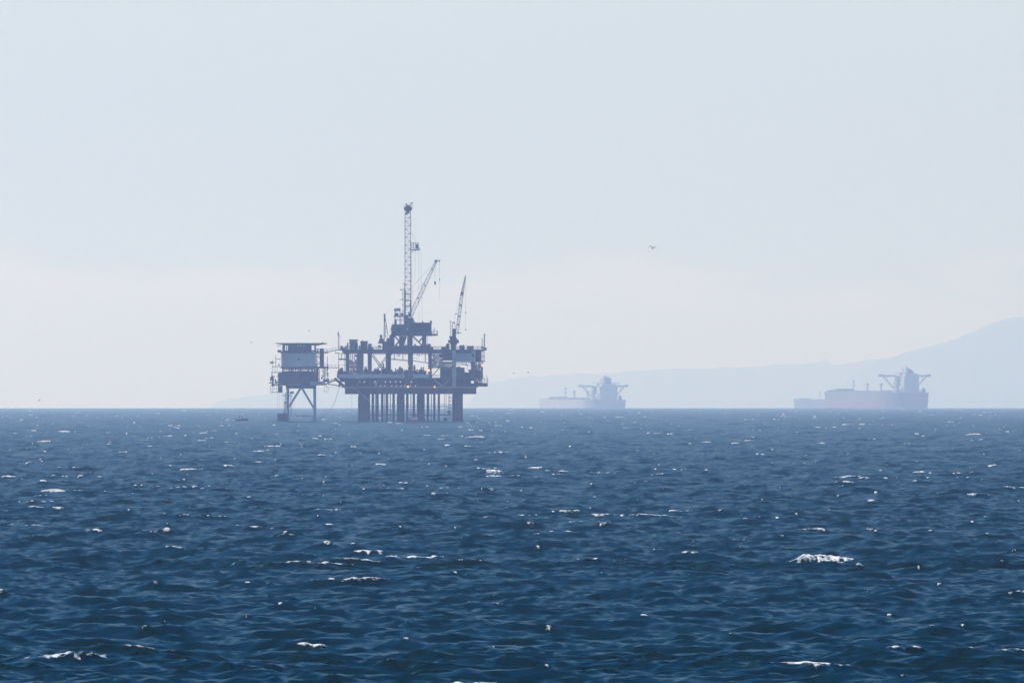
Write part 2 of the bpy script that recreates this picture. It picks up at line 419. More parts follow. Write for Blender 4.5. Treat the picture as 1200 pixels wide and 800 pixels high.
m.build('winch', M['dark'], None, props=('low dark winch at the left end of the upper deck by the antenna mast', 'winch'))
t = thing('air_compressor', 445.4, DZ, -13, 'small dark machine on thin legs at the deck edge under the left crane', 'machine')
m = MB(); pbox(m, 443.4, 447.2, 405.4, 407, -14, -12); pbox(m, 444.4, 446.6, 404.4, 405.4, -14, -12); m.tube(P(442.8, 407, -13), P(444, 405.8, -13), .15); m.build('engine', M['dark'], t)
for px in (444.2, 446.6):
    for o in (-13.6, -12.4): MB().tube(P(px, 407, o), P(px, 409.4, o), .09, n=5).build('leg', M['dark'], t)
for i, (x0, x1, y0, mt, lb) in enumerate(((538.4, 544.6, 404.6, 'dark', 'dark pump unit on the upper deck just right of the tall right crane'),
                             (547.2, 555.2, 405.4, 'house', 'low reddish machine near the right end of the upper deck'),
                             (517.6, 523.6, 406.6, 'rust', 'low rusty pump unit on the upper deck left of the tall right crane'))):
    m = MB(); o = -12; pbox(m, x0, x1, y0 + 1.2, DZ, o, o + 3)
    pbox(m, x0 + .6, x0 + (x1 - x0)*.55, y0, y0 + 1.2, o + .4, o + 2.4)
    m.tube(P(x1 - 1.2, y0 + 1.2, o + 1.5), P(x1 - 1.2, y0 - .6, o + 1.5), .18); m.tube(P(x0 + .3, y0 + .6, o + 1), P(x1 - .4, y0 + .8, o + 1), .22)
    m.build('pump_unit', M['rust' if i == 1 else mt], None, props=(lb, 'pump', 'pump units on the upper deck'))
m = MB(); pbox(m, 524, 527, 402.6, DZ, -11, -9); m.lathe((X(525), Y(-11.5)), [(.7, Z(408)), (.7, Z(403.4)), (.3, Z(402.4))], 10)
m.build('fuel_drum', M['rust'], None, props=('upright rusty tank close to the left foot of the right crane', 'tank'))

# machinery on the main deck seen through the bays
def xmas_tree(px, base, top, o, rr, label):
    m = MB(); z = base
    m.tube(P(px, base, o), P(px, top, o), .22 * rr)
    for k, f in enumerate((.25, .5, .78)):
        py = base + (top - base) * f; w = 1.3 * rr * (1.1 - .3 * k)
        m.tube(P(px - w, py, o), P(px + w, py, o), .16 * rr); m.ball(P(px - w, py, o), .33 * rr, 5); m.ball(P(px + w, py, o), .3 * rr, 5)
    m.ball(P(px, top, o), .4 * rr, 5)
    return m.build('wellhead_valve', M['dark'], None, props=(label, 'valve', 'wellhead valves on the main deck'))
MD = 442.6
def rough_unit(name, x0, x1, prof, o, label, cat, mat='dark', seed=0):
    """skid unit with a stepped outline: prof = list of (fraction, top py)"""
    rnd = random.Random(seed); t = thing(name, (x0 + x1) / 2, MD, o, label, cat)
    m = MB()
    for (f0, y0), (f1, _) in zip(prof, prof[1:] + [(1, 0)]):
        pbox(m, x0 + (x1-x0)*f0, x0 + (x1-x0)*f1 - .05, y0, MD, o + rnd.uniform(-.6, .2), o + 3 + rnd.uniform(0, 1))
    m.build('housing', M[mat], t)
    m = MB()
    for k in range(max(3, int((x1 - x0) / 2))):
        px = rnd.uniform(x0 + .4, x1 - .4); f = (px - x0) / (x1 - x0); yy = [y for ff, y in prof if ff <= f][-1]
        h = rnd.uniform(.8, 2.6); m.tube(P(px, yy + 1, o + 1), P(px, yy - h, o + 1), rnd.uniform(.06, .16), n=5)
        if rnd.random() < .6: m.tube(P(px - .7, yy - h*.6, o + 1), P(px + .7, yy - h*.6, o + 1), .08, n=5)
        if rnd.random() < .4: m.ball(P(px, yy - h, o + 1), .28, 5)
    m.build('pipework', M['dark'], t)
    return t
rough_unit('generator', 427, 432, [(0, 432.8), (.3, 431.6), (.75, 433)], -12, 'dark generator in the narrow open bay beside the pale shaft', 'generator', seed=1)
rough_unit('mud_pump', 436, 447, [(0, 435), (.2, 433.4), (.5, 432.4), (.8, 434)], -12, 'dark stepped mud pump under the crossed braces', 'pump', seed=2)
rough_unit('mud_pump', 447.2, 452.4, [(0, 432), (.35, 434), (.7, 431)], -9, 'tall piled pump unit just left of the wide dark deck post', 'pump', seed=3)
rough_unit('pipe_manifold', 458, 465.5, [(0, 433), (.3, 435.4), (.7, 434.6)], -12, 'low manifold just right of the wide dark deck post', 'manifold', seed=4)
rough_unit('pipe_manifold', 473.4, 478.6, [(0, 434.6), (.4, 433), (.8, 434)], -12, 'dark manifold just left of the middle deck post', 'manifold', seed=5)
rough_unit('mud_tank', 483.4, 500, [(0, 436), (.1, 433.6), (.25, 435.2), (.45, 433), (.85, 434.4)], -12, 'long dark mud tank in the bay left of the bright amber lamp', 'tank', seed=6)
for px, top, o, rr, lb in ((466.8, 433.6, -13, .9, 'small wellhead valve at left of the open middle bay'),
                           (469.2, 430.9, -12, 1.25, 'tallest wellhead valve in the open middle bay'),
                           (471.8, 432.2, -13, 1.0, 'wellhead valve right of the tallest one in the middle bay'),
                           (486, 429, -11, 1.1, 'tall wellhead valve just right of the middle deck post'),
                           (449.6, 427, -9, 1.0, 'highest wellhead valve, standing above the pump left of the wide post')):
    xmas_tree(px, 440, top, o, rr, lb)

# ================================================================== DRILLING RIG
rig = thing('drilling_rig', 484, DZ, -4, 'drilling rig with tall lattice mast standing on the middle of the upper deck', 'drilling rig')
m = MB(); pbox(m, 452, 505, 405.2, DZ, -12, 8)
for k in range(14):
    a = random.uniform(453, 503); pbox(m, a, a + random.uniform(.6, 2), 405.2 - random.uniform(.2, 1.2), 405.2, -10, -8)
pbox(m, 500.5, 505, 403, 405.3, -10, -6); pbox(m, 503, 508, 406.6, DZ, -10, -6)
pbox(m, 486.4, 487.8, 403, 405.3, -10, -9)
m.build('skid_base', M['steel'], rig)
m = MB()
for o in (-10, 5):
    for a, b, r in (((462.5, 394), (473, 405), .26), ((473, 394), (463.5, 405), .26), ((496.4, 405), (496.4, 393), .5), ((498.4, 405), (498.4, 393), .4),
                    ((484, 394), (495, 405), .26), ((496.4, 394.6), (490.6, 400.6), .2), ((473.6, 394), (470.6, 405), .5), ((461, 394), (460, 405), .4), ((472, 405), (476, 394), .3)):
        pbar(m, a, b, r, o)
pbox(m, 468, 471.6, 394, 405, -9, -4)
m.build('substructure', M['steel'], rig)
m = MB()
for px in (475, 479.2, 485.3, 501.4): pbar(m, (px, 393), (px, 405), .06, -8, n=4)
m.rail([P(474, 405.2, -11), P(481, 405.2, -11)], .9)
m.build('cable', M['steel'], rig)
m = MB(); pbox(m, 459, 506.4, 389.4, 393.6, -12, 6); pbox(m, 506.4, 512.8, 391.4, 393.4, -12, 2)
pbox(m, 476, 484, 387.6, 389.4, -10, 6)
m.add([P(459, 388, -12), P(468, 380, -12), P(468, 389.4, -12), P(459, 389.4, -12), P(459, 388, 4), P(468, 380, 4), P(468, 389.4, 4), P(459, 389.4, 4)],
      [(0,1,2,3),(7,6,5,4),(0,4,5,1),(1,5,6,2),(2,6,7,3),(3,7,4,0)])
for px in np.arange(461, 505, 3.6): pbox(m, px, px + .4, 389.6, 393.4, -12.2, -12)
m.build('drill_floor', M['steel'], rig)
m = MB(); m.rail([P(506.5, 391.4, -12), P(512.6, 391.4, -12), P(512.6, 391.4, 1)], 1.3, r=.06)
pbar(m, (512.6, 391.4), (512.6, 387.6), .16, -12); pbar(m, (509.4, 391.4), (509.4, 383.4), .08, -12, n=5); pbar(m, (508.2, 391.4), (508.2, 386.6), .08, -12, n=5)
m.build('railing', M['steel'], rig)
m = MB(); pbox(m, 459.4, 476.4, 380.2, 389.4, -9, 1); pbox(m, 462.4, 465, 375.6, 380.2, -8, -5); pbox(m, 458.6, 460.4, 383, 389, -8, -4)
m.build('winch_house', M['steel'], rig)
wh = m
m = MB(); pbox(m, 482, 505.6, 379, 389.4, -11.5, 2)
for px in np.arange(484, 505, 1.9): pbox(m, px, px + .25, 379.2, 389, -11.65, -11.5)
dh = m.build('machinery_house', M['dark'], rig)
m = MB(); pbox(m, 481.6, 506, 378.2, 379, -11.9, 2.4); m.tube(P(495.4, 378.2, -6), P(495.4, 376.4, -6), .3); m.tube(P(505.2, 379, -8), P(505.2, 375.8, -8), .4)
m.build('roof', M['steel'], dh)
# rounded recess between house and winch house
m = MB()
for k in range(7):
    t0 = PI * k / 12; t1 = PI * (k + 1) / 12
    xx0 = 476.4 + 2.4 * (1 - math.cos(t0)) ; xx1 = 476.4 + 2.4 * (1 - math.cos(t1))
    pbox(m, xx0, xx1, 384.8 + 3.0 * math.sin(t1), 389.4, -8, 0)
m.build('deck_fairing', M['steel'], rig)
# crow tower with the round tank
m = MB()
for px in (463, 469): 
    for o in (-7, -4): pbar(m, (px, 381), (px, 363.5), .14, o)
for py in (371, 375.2): pbar(m, (463, py), (472, py), .13, -7)
pbox(m, 461.5, 474, 370.2, 371.2, -8, -3); pbar(m, (463, 375), (469, 371), .07, -7, n=4); pbar(m, (463, 364), (469, 370), .08, -7, n=4)
pbox(m, 463.4, 467, 367, 370.2, -7, -5); m.rail([P(470, 370.2, -8), P(474, 370.2, -8)], 1.0, r=.06)
for px in (470.4, 472.6): pbar(m, (px, 371), (px, 381), .1, -6, n=5)
m.ball(P(471.5, 368.6, -6), .6, 6)
m.build('tower_frame', M['steel'], rig)
m = MB(); m.lathe((X(465.7), Y(-5.5)), [(.8, Z(364.8)), (1.3, Z(364.4)), (1.35, Z(362)), (.9, Z(361.2)), (.1, Z(361))], 16); m.tube(P(468.8, 361.6, -5.5), P(468.8, 359, -5.5), .05)
m.build('round_tank', M['house'], rig)
# mast: heavy legs below, lattice above
m = MB(); m.lattice(P(478, 371, -4), P(478, 246, -4), 6.4 * S, 27, .125, .06)
for py in (262, 286, 309, 340, 352): pbox(m, 481.2, 482.3, py, py + 1.2, -5, -4)
pbar(m, (482.2, 283), (482.2, 371), .05, -5, n=4)
mast_o = m.build('mast', M['steel'], rig)
m = MB()
for o in (-6, -2):
    pbar(m, (474.8, 371), (475.6, 389.6), .55, o, n=8); pbar(m, (481.2, 371), (478.6, 366), .3, o, n=8)
    pbar(m, (474.8, 340), (474.8, 371), .28, o, n=8); pbar(m, (481.3, 352), (481.3, 371), .26, o, n=8)
    pbar(m, (477.6, 371), (475.6, 378), .4, o, n=8); pbar(m, (480.2, 369), (487, 379), .18, o)
pbox(m, 474.6, 481.6, 369, 371.4, -6.4, -1.6)
for py in (345, 352, 359): pbar(m, (474.6, py), (481.6, py), .22, -5.2)
m.build('mast_leg', M['steel'], rig)
m = MB(); pbox(m, 473.6, 483, 243, 246.2, -6, -2); pbox(m, 474.4, 482, 246.2, 247.4, -5.6, -2.4); pbox(m, 475.8, 480.6, 241, 243, -5, -3)
m.rail([P(473.6, 243, -6), P(483, 243, -6), P(483, 243, -2)], .8, r=.06); pbar(m, (476, 249), (477, 252), .3, -4); pbox(m, 476.4, 480, 247.4, 250, -5, -3)
cb = m.build('crown_block', M['steel'], rig)
m = MB(); m.ball(P(476.4, 239.6, -4), .38, 6); m.tube(P(476.4, 241, -4), P(476.4, 239.6, -4), .12); m.build('red_beacon', M['red'], cb)
m = MB(); pbar(m, (481.2, 243), (481.2, 237.4), .06, -4, n=4)
m.add([P(481.2, 237.4, -4), P(484.4, 238.2, -4), P(484.2, 239.4, -3.9), P(481.2, 239.0, -4), P(481.2, 237.4, -3.95), P(484.4, 238.2, -3.95), P(484.2, 239.4, -3.85), P(481.2, 239.0, -3.95)],
      [(0,1,2,3),(7,6,5,4),(0,4,5,1),(1,5,6,2),(2,6,7,3),(3,7,4,0)])
m.build('flag', M['steel'], cb)
m = MB(); pbox(m, 481.4, 492.4, 292.4, 293.4, -6, -2); pbar(m, (481.6, 285.4), (487.4, 285.4), .08, -5, n=4)
for py in (284.6, 286.6, 288.6, 290.4): pbar(m, (481.6, py + .6), (490.6, py), .07, -5.6, n=4)
for px in (484.6, 487.4, 489, 490.6): pbar(m, (px, 284.6), (px, 292.6), .1, -5.6, n=5)
pbox(m, 487.4, 490.6, 286.6, 291.6, -3, -2.8); pbar(m, (492, 290), (492, 293), .1, -5); pbar(m, (481.5, 296), (488, 293.4), .09, -5, n=5); pbar(m, (482, 272), (488, 284.6), .03, -5, n=4)
m.build('monkey_board', M['steel'], rig)
m = MB()
for px, a, b in ((474, 332, 371), (472.4, 338, 371)): pbar(m, (px, a), (px, b), .1, -6, n=5)
for py in (332.5, 339.6, 344, 351, 358, 365): pbar(m, (471, py), (475, py), .08, -6, n=4)
pbox(m, 469.6, 472.6, 350.6, 351.4, -7, -5); m.ball(P(470.2, 339.6, -6), .3, 5)
m.build('ladder_cage', M['steel'], rig)
m = MB()
for x0, y0, x1, y1, o in ((482.2, 309, 484.8, 379, -5), (490.6, 293, 491.2, 379, -5), (493.4, 296, 495.2, 379, -6), (486.8, 294, 486.2, 330, -3)):
    pbar(m, (x0, y0), (x1, y1), .028, o, n=4)
m.build('cable', M['steel'], rig)
m = MB()
for k in range(46):
    px = random.uniform(452.6, 463.4); w = random.uniform(.4, 1.4); top = max(389.4, 404 - (px - 451) * 1.7 + random.uniform(0, 6)); h = random.uniform(2, 6)
    pbox(m, px - w, px + w, top, min(406, top + h), -13 + random.uniform(-.5, .5), -9 + random.uniform(-1, 1))
pbox(m, 453.4, 462.6, 396.5, 405.4, -11, -8)
m.build('pipe_manifold', M['dark'], rig)

# ================================================================== CRANES
def rope(a, b, r=.035): 
    return MB().tube(a, b, r, n=4)
# tall left crane (small, with A shaped lattice)
cr = thing('crane', 448, DZ, -14, 'small left crane with narrow upright frame and conical cab over the deck edge', 'crane', 'cranes on the platform')
m = MB(); m.add([P(445.8, 396.4, -16), P(448.8, 396.4, -16), P(453.4, 402.2, -16), P(443.8, 402.2, -16), P(445.8, 396.4, -12.6), P(448.8, 396.4, -12.6), P(453.4, 402.2, -12.6), P(443.8, 402.2, -12.6)],
      [(0,1,2,3),(7,6,5,4),(0,4,5,1),(1,5,6,2),(2,6,7,3),(3,7,4,0)])
pbox(m, 443.8, 453.4, 402.2, 402.8, -16.3, -12.4); m.build('cab', M['rust'], cr)
m = MB(); m.lathe((X(447.2), Y(-14.2)), [(.35, Z(396.4)), (.35, Z(395.4)), (.5, Z(395)), (.5, Z(393)), (.3, Z(392.4))], 10); m.build('exhaust', M['dark'], cr)
m = MB(); m.lathe((X(451), Y(-14)), [(.8, Z(409.4)), (.8, Z(402.8))], 12); m.build('pedestal', M['dark'], cr)
m = MB()
pbar(m, (450.7, 400), (451, 376), .17, -14.8); pbar(m, (450.7, 400), (451, 376), .17, -13.2); pbar(m, (452.4, 397), (452.6, 381), .1, -14)
pbar(m, (452, 373), (455, 392), .12, -14.8); pbar(m, (452, 373), (455, 392), .12, -13.2); pbar(m, (455, 392), (455.4, 401), .1, -14)
for py in (378, 381.4, 385, 389, 393): pbar(m, (450.8, py), (453.6, py + 1), .08, -14, n=4)
pbox(m, 450.4, 452.2, 369, 377, -14.6, -13.4); m.ball(P(451.2, 368.6, -14), .35, 5)
m.build('boom', M['dark'], cr)
m = rope(P(451.6, 369, -14), P(470, 350.8, -7), .025); m.tube(P(457, 389, -12), P(461, 378, -10), .05, n=4); m.build('cable', M['steel'], cr)

# middle crane behind the mast
cr = thing('crane', 480, DZ, 10, 'middle crane whose lattice boom leans right beside the tall drilling mast', 'crane', 'cranes on the platform')
m = MB(); m.lathe((X(480), Y(10)), [(1.1, Z(409.4)), (1.1, Z(384))], 16); m.lathe((X(480), Y(10)), [(1.5, Z(384)), (1.5, Z(380))], 16); m.build('pedestal', M['steel'], cr)
m = MB(); pbox(m, 476, 484, 372, 380, 8, 12); pbox(m, 475, 478, 374, 379, 7, 8); m.build('cab', M['steel'], cr)
m = MB(); m.lattice(P(481.6, 370.5, 9), P(484.8, 361, 9), .9, 3, .1, .05, 1.35); m.lattice(P(484.8, 361, 9), P(498, 333, 9), 1.35, 10, .1, .05)
m.lattice(P(498, 333, 9), P(510.4, 307, 9), 1.35, 9, .1, .05, .6)
pbox(m, 509, 512.2, 304, 307.4, 8.4, 9.6); pbar(m, (511, 305), (515, 304.9), .16, 9); m.ball(P(514.6, 305.2, 9), .4, 6)
for a in ((490, 349), (497.6, 334), (506, 315.6)): pbox(m, a[0] - 1, a[0] + 1, a[1] - .8, a[1] + .8, 8.2, 9.8)
m.build('boom', M['house'], cr)
m = MB(); m.tube(P(509.6, 307, 9), P(509.6, 330, 9), .035, n=4); m.tube(P(514.8, 305, 9), P(514.8, 351, 9), .028, n=4); m.tube(P(507.6, 309.4, 9), P(478, 341, 9), .04, n=4)
m.tube(P(514.8, 326.4, 9), P(514.8, 328, 9), .22, n=6); m.tube(P(498, 330, 9), P(482, 344, 9), .03, n=4)
cb = m.build('cable', M['rope'], cr)
m = MB(); m.lathe((X(509.6), Y(9)), [(.12, Z(329)), (.35, Z(330)), (.38, Z(332)), (.12, Z(333))], 8); m.tube(P(509.6, 333, 9), P(510, 334.2, 9), .12, n=5); m.build('hook', M['dark'], cb)

# right crane
cr = thing('crane', 532, DZ, -13, 'right crane on a stepped pedestal with a steep narrow lattice boom', 'crane', 'cranes on the platform')
m = MB(); m.lathe((X(531.6), Y(-13)), [(1.0, Z(409.4)), (1.15, Z(403))], 16); m.build('pedestal', M['dark'], cr)
m = MB(); pbox(m, 527.6, 536.2, 396.6, 403.2, -15, -11); pbox(m, 525.4, 528, 398.6, 402, -14.6, -12); pbox(m, 535.6, 538, 398.4, 402, -14.6, -12)
pbox(m, 526.8, 534.8, 394, 396.6, -14.6, -11.4); pbox(m, 530.2, 534.4, 385.4, 394, -14, -12)
pbox(m, 528.4, 535.4, 403.2, 404.6, -14.6, -11.4)
m.build('cab', M['dark'], cr)
m = MB(); 
for a, b in (((530.4, 386), (530.8, 378.6)), ((533.8, 386), (533, 378.6)), ((528.2, 394), (528.4, 380)), ((527.6, 376), (528.2, 381)), ((527.6, 376), (530.6, 378.8))): pbar(m, a, b, .09, -13)
pbar(m, (530.4, 378.4), (533.6, 378.4), .2, -13); 
for py in (382, 385, 388, 391): pbar(m, (528.2, py), (530.4, py), .06, -13, n=4)
pbar(m, (534, 390.6), (541, 390.2), .14, -13)
m.build('gantry_frame', M['steel'], cr)
m = MB(); m.lattice(P(535.6, 392, -13), P(541.6, 345, -13), 1.05, 16, .1, .06); m.lattice(P(541.6, 345, -13), P(545.6, 325, -13), 1.0, 8, .12, .08, .25)
for f in (.24, .45, .72, .98):
    a = Vector(P(535.6, 392, -13)).lerp(Vector(P(541.6, 345, -13)), f); m.box(a.x - .62, a.x + .62, a.y - .6, a.y + .6, a.z - .3, a.z + .3)
pbox(m, 540.4, 543.8, 342.4, 344.6, -13.8, -12.2); pbar(m, (545.4, 327), (546, 323.6), .18, -13)
m.build('boom', M['house'], cr)
m = MB(); m.tube(P(546, 325, -13), P(546, 387, -13), .03, n=4); m.tube(P(546, 366, -13), P(546, 367.6, -13), .2, n=6); m.tube(P(546, 386, -13), P(546, 387.6, -13), .2, n=6)
m.tube(P(545.2, 328, -13), P(534.4, 368, -13), .03, n=4); m.tube(P(534.4, 368, -13), P(532, 378.4, -13), .03, n=4); m.tube(P(533.4, 368.3, -13), P(536, 368.3, -13), .16, n=6)
m.build('cable', M['rope'], cr)

# ================================================================== LEFT PLATFORM
LP = empty('wellhead_platform', (X(353), Y(0), ZS), 'smaller left platform with a flat roof deck standing on two visible slender legs', 'oil platform')
LF, LB = -8.0, 8.0
for px, w in ((337.2, 2.4), (368.8, 2.4)):
    for o in (-7, 7):
        m = MB(); m.tube(P(px, 500, o), P(px, 453, o), w/2*S, n=14)
        leg = m.build('leg', M['pale'], LP)
        if o < 0 and px > 360:
            f = MB(); pbar(f, (369, 487.6), (364.2, 494.6), .22, -7.6); pbar(f, (369, 487.6), (373, 494.6), .22, -7.6); pbar(f, (366, 490), (371.6, 496), .2, -8); f.build('foot_brace', M['pale'], leg)
for o in (-7, 7):
    for a, b in (((352, 455), (338.4, 477)), ((354, 455), (368, 478.4))): pbar(MB(), a, b, .27, o, n=10).build('brace', M['pale'], LP)
m = MB()
pts = [(346.5, 486.6), (350, 487.6), (354, 486.8), (358, 487.5), (362, 486.6), (368, 487.2)]
m.path([P(a, b, -7.4) for a, b in pts], .14); 
for a, b in pts[:-1]: pbox(m, a, a + 1.4, b - .6, b + .3, -7.8, -7)
m.build('tie_beam', M['dark'], LP)
m = MB(); pbox(m, 354.6, 357.6, 486, 487.4, -8.2, -7.9); m.build('marker_board', M['yellow'], LP)
# boat landing box on the left
m = MB()
for k in range(9): pbar(m, (326.3 + k * 1.35, 484.6), (326.3 + k * 1.35, 497), .2, -9)
for py in (484.8, 487, 489.4, 492): pbar(m, (326, py), (337, py), .18, -9)
pbox(m, 326.4, 336.8, 488.4, 492.8, -8.6, -8.2); pbox(m, 331, 335, 485.4, 488, -8.6, -8.2); pbar(m, (333.6, 483), (333.6, 494), .22, -9.3)
m.build('boat_landing', M['dark'], LP)
m = MB()
for px in (326.2, 328.6, 331.2): pbar(m, (px, 459.6), (px, 485), .035, -9, n=4)
pbar(m, (333.4, 462), (333.4, 484), .05, -9, n=4); pbar(m, (346, 470), (346.2, 487), .03, -8, n=4)
m.build('cable', M['steel'], LP)
m = MB(); pbar(m, (335, 460), (335, 488), .16, -9.2); pbar(m, (334.2, 470), (334.6, 487), .1, -9.2, n=5); pbox(m, 334.2, 336.6, 470.6, 472.4, -9.4, -8.8); m.build('ladder', M['rust'], LP)
m = MB()
for px in (340.6, 342.4): pbar(m, (px, 459), (px, 488), .07, -5, n=4)
for k in range(14): pbar(m, (340.6, 461 + 2*k), (342.4, 461 + 2*k), .05, -5, n=4)
pbox(m, 331, 342.8, 463, 463.7, -6, -4); pbox(m, 340, 344.6, 459.2, 461, -6, -4.6); pbox(m, 341.6, 344.2, 458.4, 459.3, -6, -5)
m.build('stairway', M['dark'], LP)
# decks
m = MB(); pbox(m, 335.6, 370.2, 451.6, 455.2, -8, 8); pbox(m, 326, 371, 450.6, 451.7, -8.4, 8.4); m.build('lower_deck', M['steel'], LP)
m = MB(); pbox(m, 338, 352, 450.2, 451.2, -8.8, -8.4)
pbox(m, 364, 381.4, 446.8, 451.4, -8.8, -4); m.build('deck_fascia', M['pale'], LP)
m = MB(); pbox(m, 327, 370, 435.8, 450.6, -7.4, 7)
rnd = random.Random(12)
for k in range(60):
    px = rnd.uniform(327, 367); py = rnd.uniform(436, 447); pbox(m, px, px + rnd.uniform(.5, 3), py, py + rnd.uniform(.5, 3), -7.4 - rnd.uniform(.1, .8), -7.4)
m.build('process_module', M['steel'], LP)
m = MB()
for px in (331.4, 338.6, 341, 349.2, 352.6, 361.6, 365.8, 368.4): pbox(m, px, px + 1.3, 431.4, 436, -7, -5)
for k in range(14):
    px = 331.5 + k * 2.6 + rnd.uniform(-.4, .4); pbar(m, (px, 431.6), (px + rnd.uniform(-.5, .5), 436), rnd.uniform(.08, .25), -6, n=5)
pbar(m, (331, 432.6), (369, 432.6), .22, -6.5); pbar(m, (331, 435.2), (369, 435.2), .2, -6.5)
m.build('pipework', M['dark'], LP)
m = MB(); pbox(m, 329.6, 384.4, 429.4, 431.6, -8.4, 8); m.build('middle_deck', M['steel'], LP)
m = MB(); pbox(m, 331.4, 369.8, 413.6, 429.4, -8, 7)
pbox(m, 330.2, 331.4, 413.4, 429.4, -7.5, 6)
wall = m.build('wall', M['panel'], LP)
m = MB(); pbox(m, 331.6, 337.5, 414, 429, -8.15, -8.0); m.build('wall_panel', M['pale'], LP)
m = MB(); m.lathe((X(350.6), Y(-8.1)), [(.05, Z(422.2)), (.4, Z(421.8)), (.4, Z(420.6)), (.05, Z(420.2))], 10); m.build('life_ring', M['red'], LP)
m = MB(); pbox(m, 329.4, 384, 412.2, 413.7, -8.4, 7.4); m.build('upper_deck', M['steel'], LP)
m = MB()
for x0, x1 in ((331.4, 334.4), (335.8, 336.8), (337.8, 346), (346, 349), (350.4, 352), (353.6, 356), (357.4, 364.2), (364.2, 365.4), (368.8, 370.6)):
    pbox(m, x0, x1, 404.2, 412.2, -6.5, -4)
pbox(m, 337.6, 364.6, 405.2, 412.2, -3.5, 3); pbar(m, (364, 411), (370, 411), .3, -6); pbar(m, (331, 411.4), (338, 411.4), .25, -6)
m.build('upper_storey', M['steel'], LP)
m = MB()
def roofprof(x0, x1, z0, z1): pass
m.add([P(323.6, 402.0, -12), P(382.6, 402.0, -12), P(382.6, 402.7, -12), P(375, 403.9, -12), P(331, 403.9, -12), P(323.6, 402.7, -12),
       P(323.6, 402.0, 12), P(382.6, 402.0, 12), P(382.6, 402.7, 12), P(375, 403.9, 12), P(331, 403.9, 12), P(323.6, 402.7, 12)],
      [(5,4,3,2,1,0), (6,7,8,9,10,11)] + [(i, (i+1) % 6, 6 + (i+1) % 6, 6 + i) for i in range(6)])
pbox(m, 332, 374, 403.9, 404.6, -7, 7); m.ball(P(378.6, 401.8, -11), .3, 5)
m.build('helideck', M['steel'], LP)
m = MB(); m.lathe((X(377.4), Y(-4)), [(.85, Z(431)), (.85, Z(409)), (.45, Z(408.2))], 14); m.build('tank', M['dark'], LP)
m = MB()
for a, b, r in (((371.8, 412), (371.8, 431), .2), ((374, 412), (374, 420), .12), ((370.6, 418), (376, 418), .12), ((370, 428), (376, 425), .12), ((371, 422), (376, 426), .08), ((371, 409), (374.6, 409), .2), ((370.6, 411), (374.6, 411), .15), ((372.6, 410), (372.6, 413), .3)):
    pbar(m, a, b, r, -6, n=5)
pbar(m, (384.2, 417.6), (384.2, 446), .1, -7, n=5)
for k in range(26):
    py = 425 + rnd.uniform(0, 20); px = 384.4 + rnd.uniform(-1.3, 1.3) * (.3 + (py - 424) / 22); w = rnd.uniform(.3, .7); pbox(m, px - w, px + w, py, py + rnd.uniform(.8, 2), -7.4, -6.4)
for px in (371.6, 374.4, 379.4, 381): pbar(m, (px, 431), (px + rnd.uniform(-.4, .4), 447), rnd.uniform(.1, .22), -6, n=5)
for k in range(22):
    px = rnd.uniform(371, 383); py = rnd.uniform(432, 446); w = rnd.uniform(.3, 1); pbox(m, px - w, px + w, py, py + rnd.uniform(.4, 1.6), -7, -5.5)
pbox(m, 379, 386, 444.6, 447.6, -7.6, -5); pbox(m, 370, 373.4, 432, 446.8, -6, -3)
m.build('pipework', M['dark'], LP)
m = MB(); m.rail([P(372, 412.2, -8), P(384, 412.2, -8)], 1.0, r=.05); m.rail([P(371, 429.4, -8), P(384, 429.4, -8)], 1.1, r=.05)
m.build('deck_railing', M['steel'], LP)
# left galleries
m = MB(); pbox(m, 319.4, 330, 429.2, 429.8, -7, -3); pbox(m, 318.2, 331, 436, 436.7, -7, -3); pbox(m, 317.4, 331, 459.2, 459.9, -7, -3)
for a, b, r in (((323.6, 416.2), (323.6, 429.4), .09), ((323.6, 420.6), (329.4, 420.6), .12), ((319.6, 422), (319.6, 459.4), .08), ((317.6, 452), (317.6, 459.4), .07), ((318.6, 436.6), (318.6, 441), .07),
                ((321.8, 429.6), (321.8, 436), .05), ((323.6, 429.6), (323.6, 436), .05), ((325.4, 429.6), (325.4, 436), .05), ((326.8, 436), (326.8, 452), .1), ((321.6, 452), (321.6, 459.4), .06),
                ((324.6, 452), (324.6, 459.4), .06), ((317.6, 452.4), (326, 452.4), .06), ((317.6, 455.6), (326, 455.6), .05), ((321, 424.6), (324, 424.6), .08), ((327.4, 425.8), (327.4, 429.4), .2)):
    pbar(m, a, b, r, -6, n=5)
pbox(m, 316.8, 321, 423.8, 425.8, -6.6, -5.4); pbox(m, 326.2, 331.4, 452, 459.3, -7, -4)
pbox(m, 325.8, 330.2, 410, 413, -7, -5); pbar(m, (325.4, 405.6), (330, 405.6), .1, -6); pbar(m, (326, 409.6), (326, 413), .1, -6)
for k in range(34):
    px = rnd.uniform(316.6, 327); py = rnd.uniform(438.6, 450.6); w = rnd.uniform(.25, .8); pbox(m, px - w, px + w, py, py + rnd.uniform(.7, 2.4), -6.8, -5)
pbar(m, (315.4, 448.4), (320, 448.4), .16, -6); pbox(m, 319, 321, 440, 451.6, -6.6, -5); pbar(m, (318, 451), (330, 451), .15, -6)
m.build('side_gallery', M['dark'], LP)
m = MB()
for k in range(5): pbox(m, 322.6 + k * .5, 323.1 + k * .5, 444 + k, 449.6, -6.9, -6.8)
pbox(m, 317, 318.6, 442, 446, -6.9, -6.2); m.build('cable_drum', M['rust'], LP)

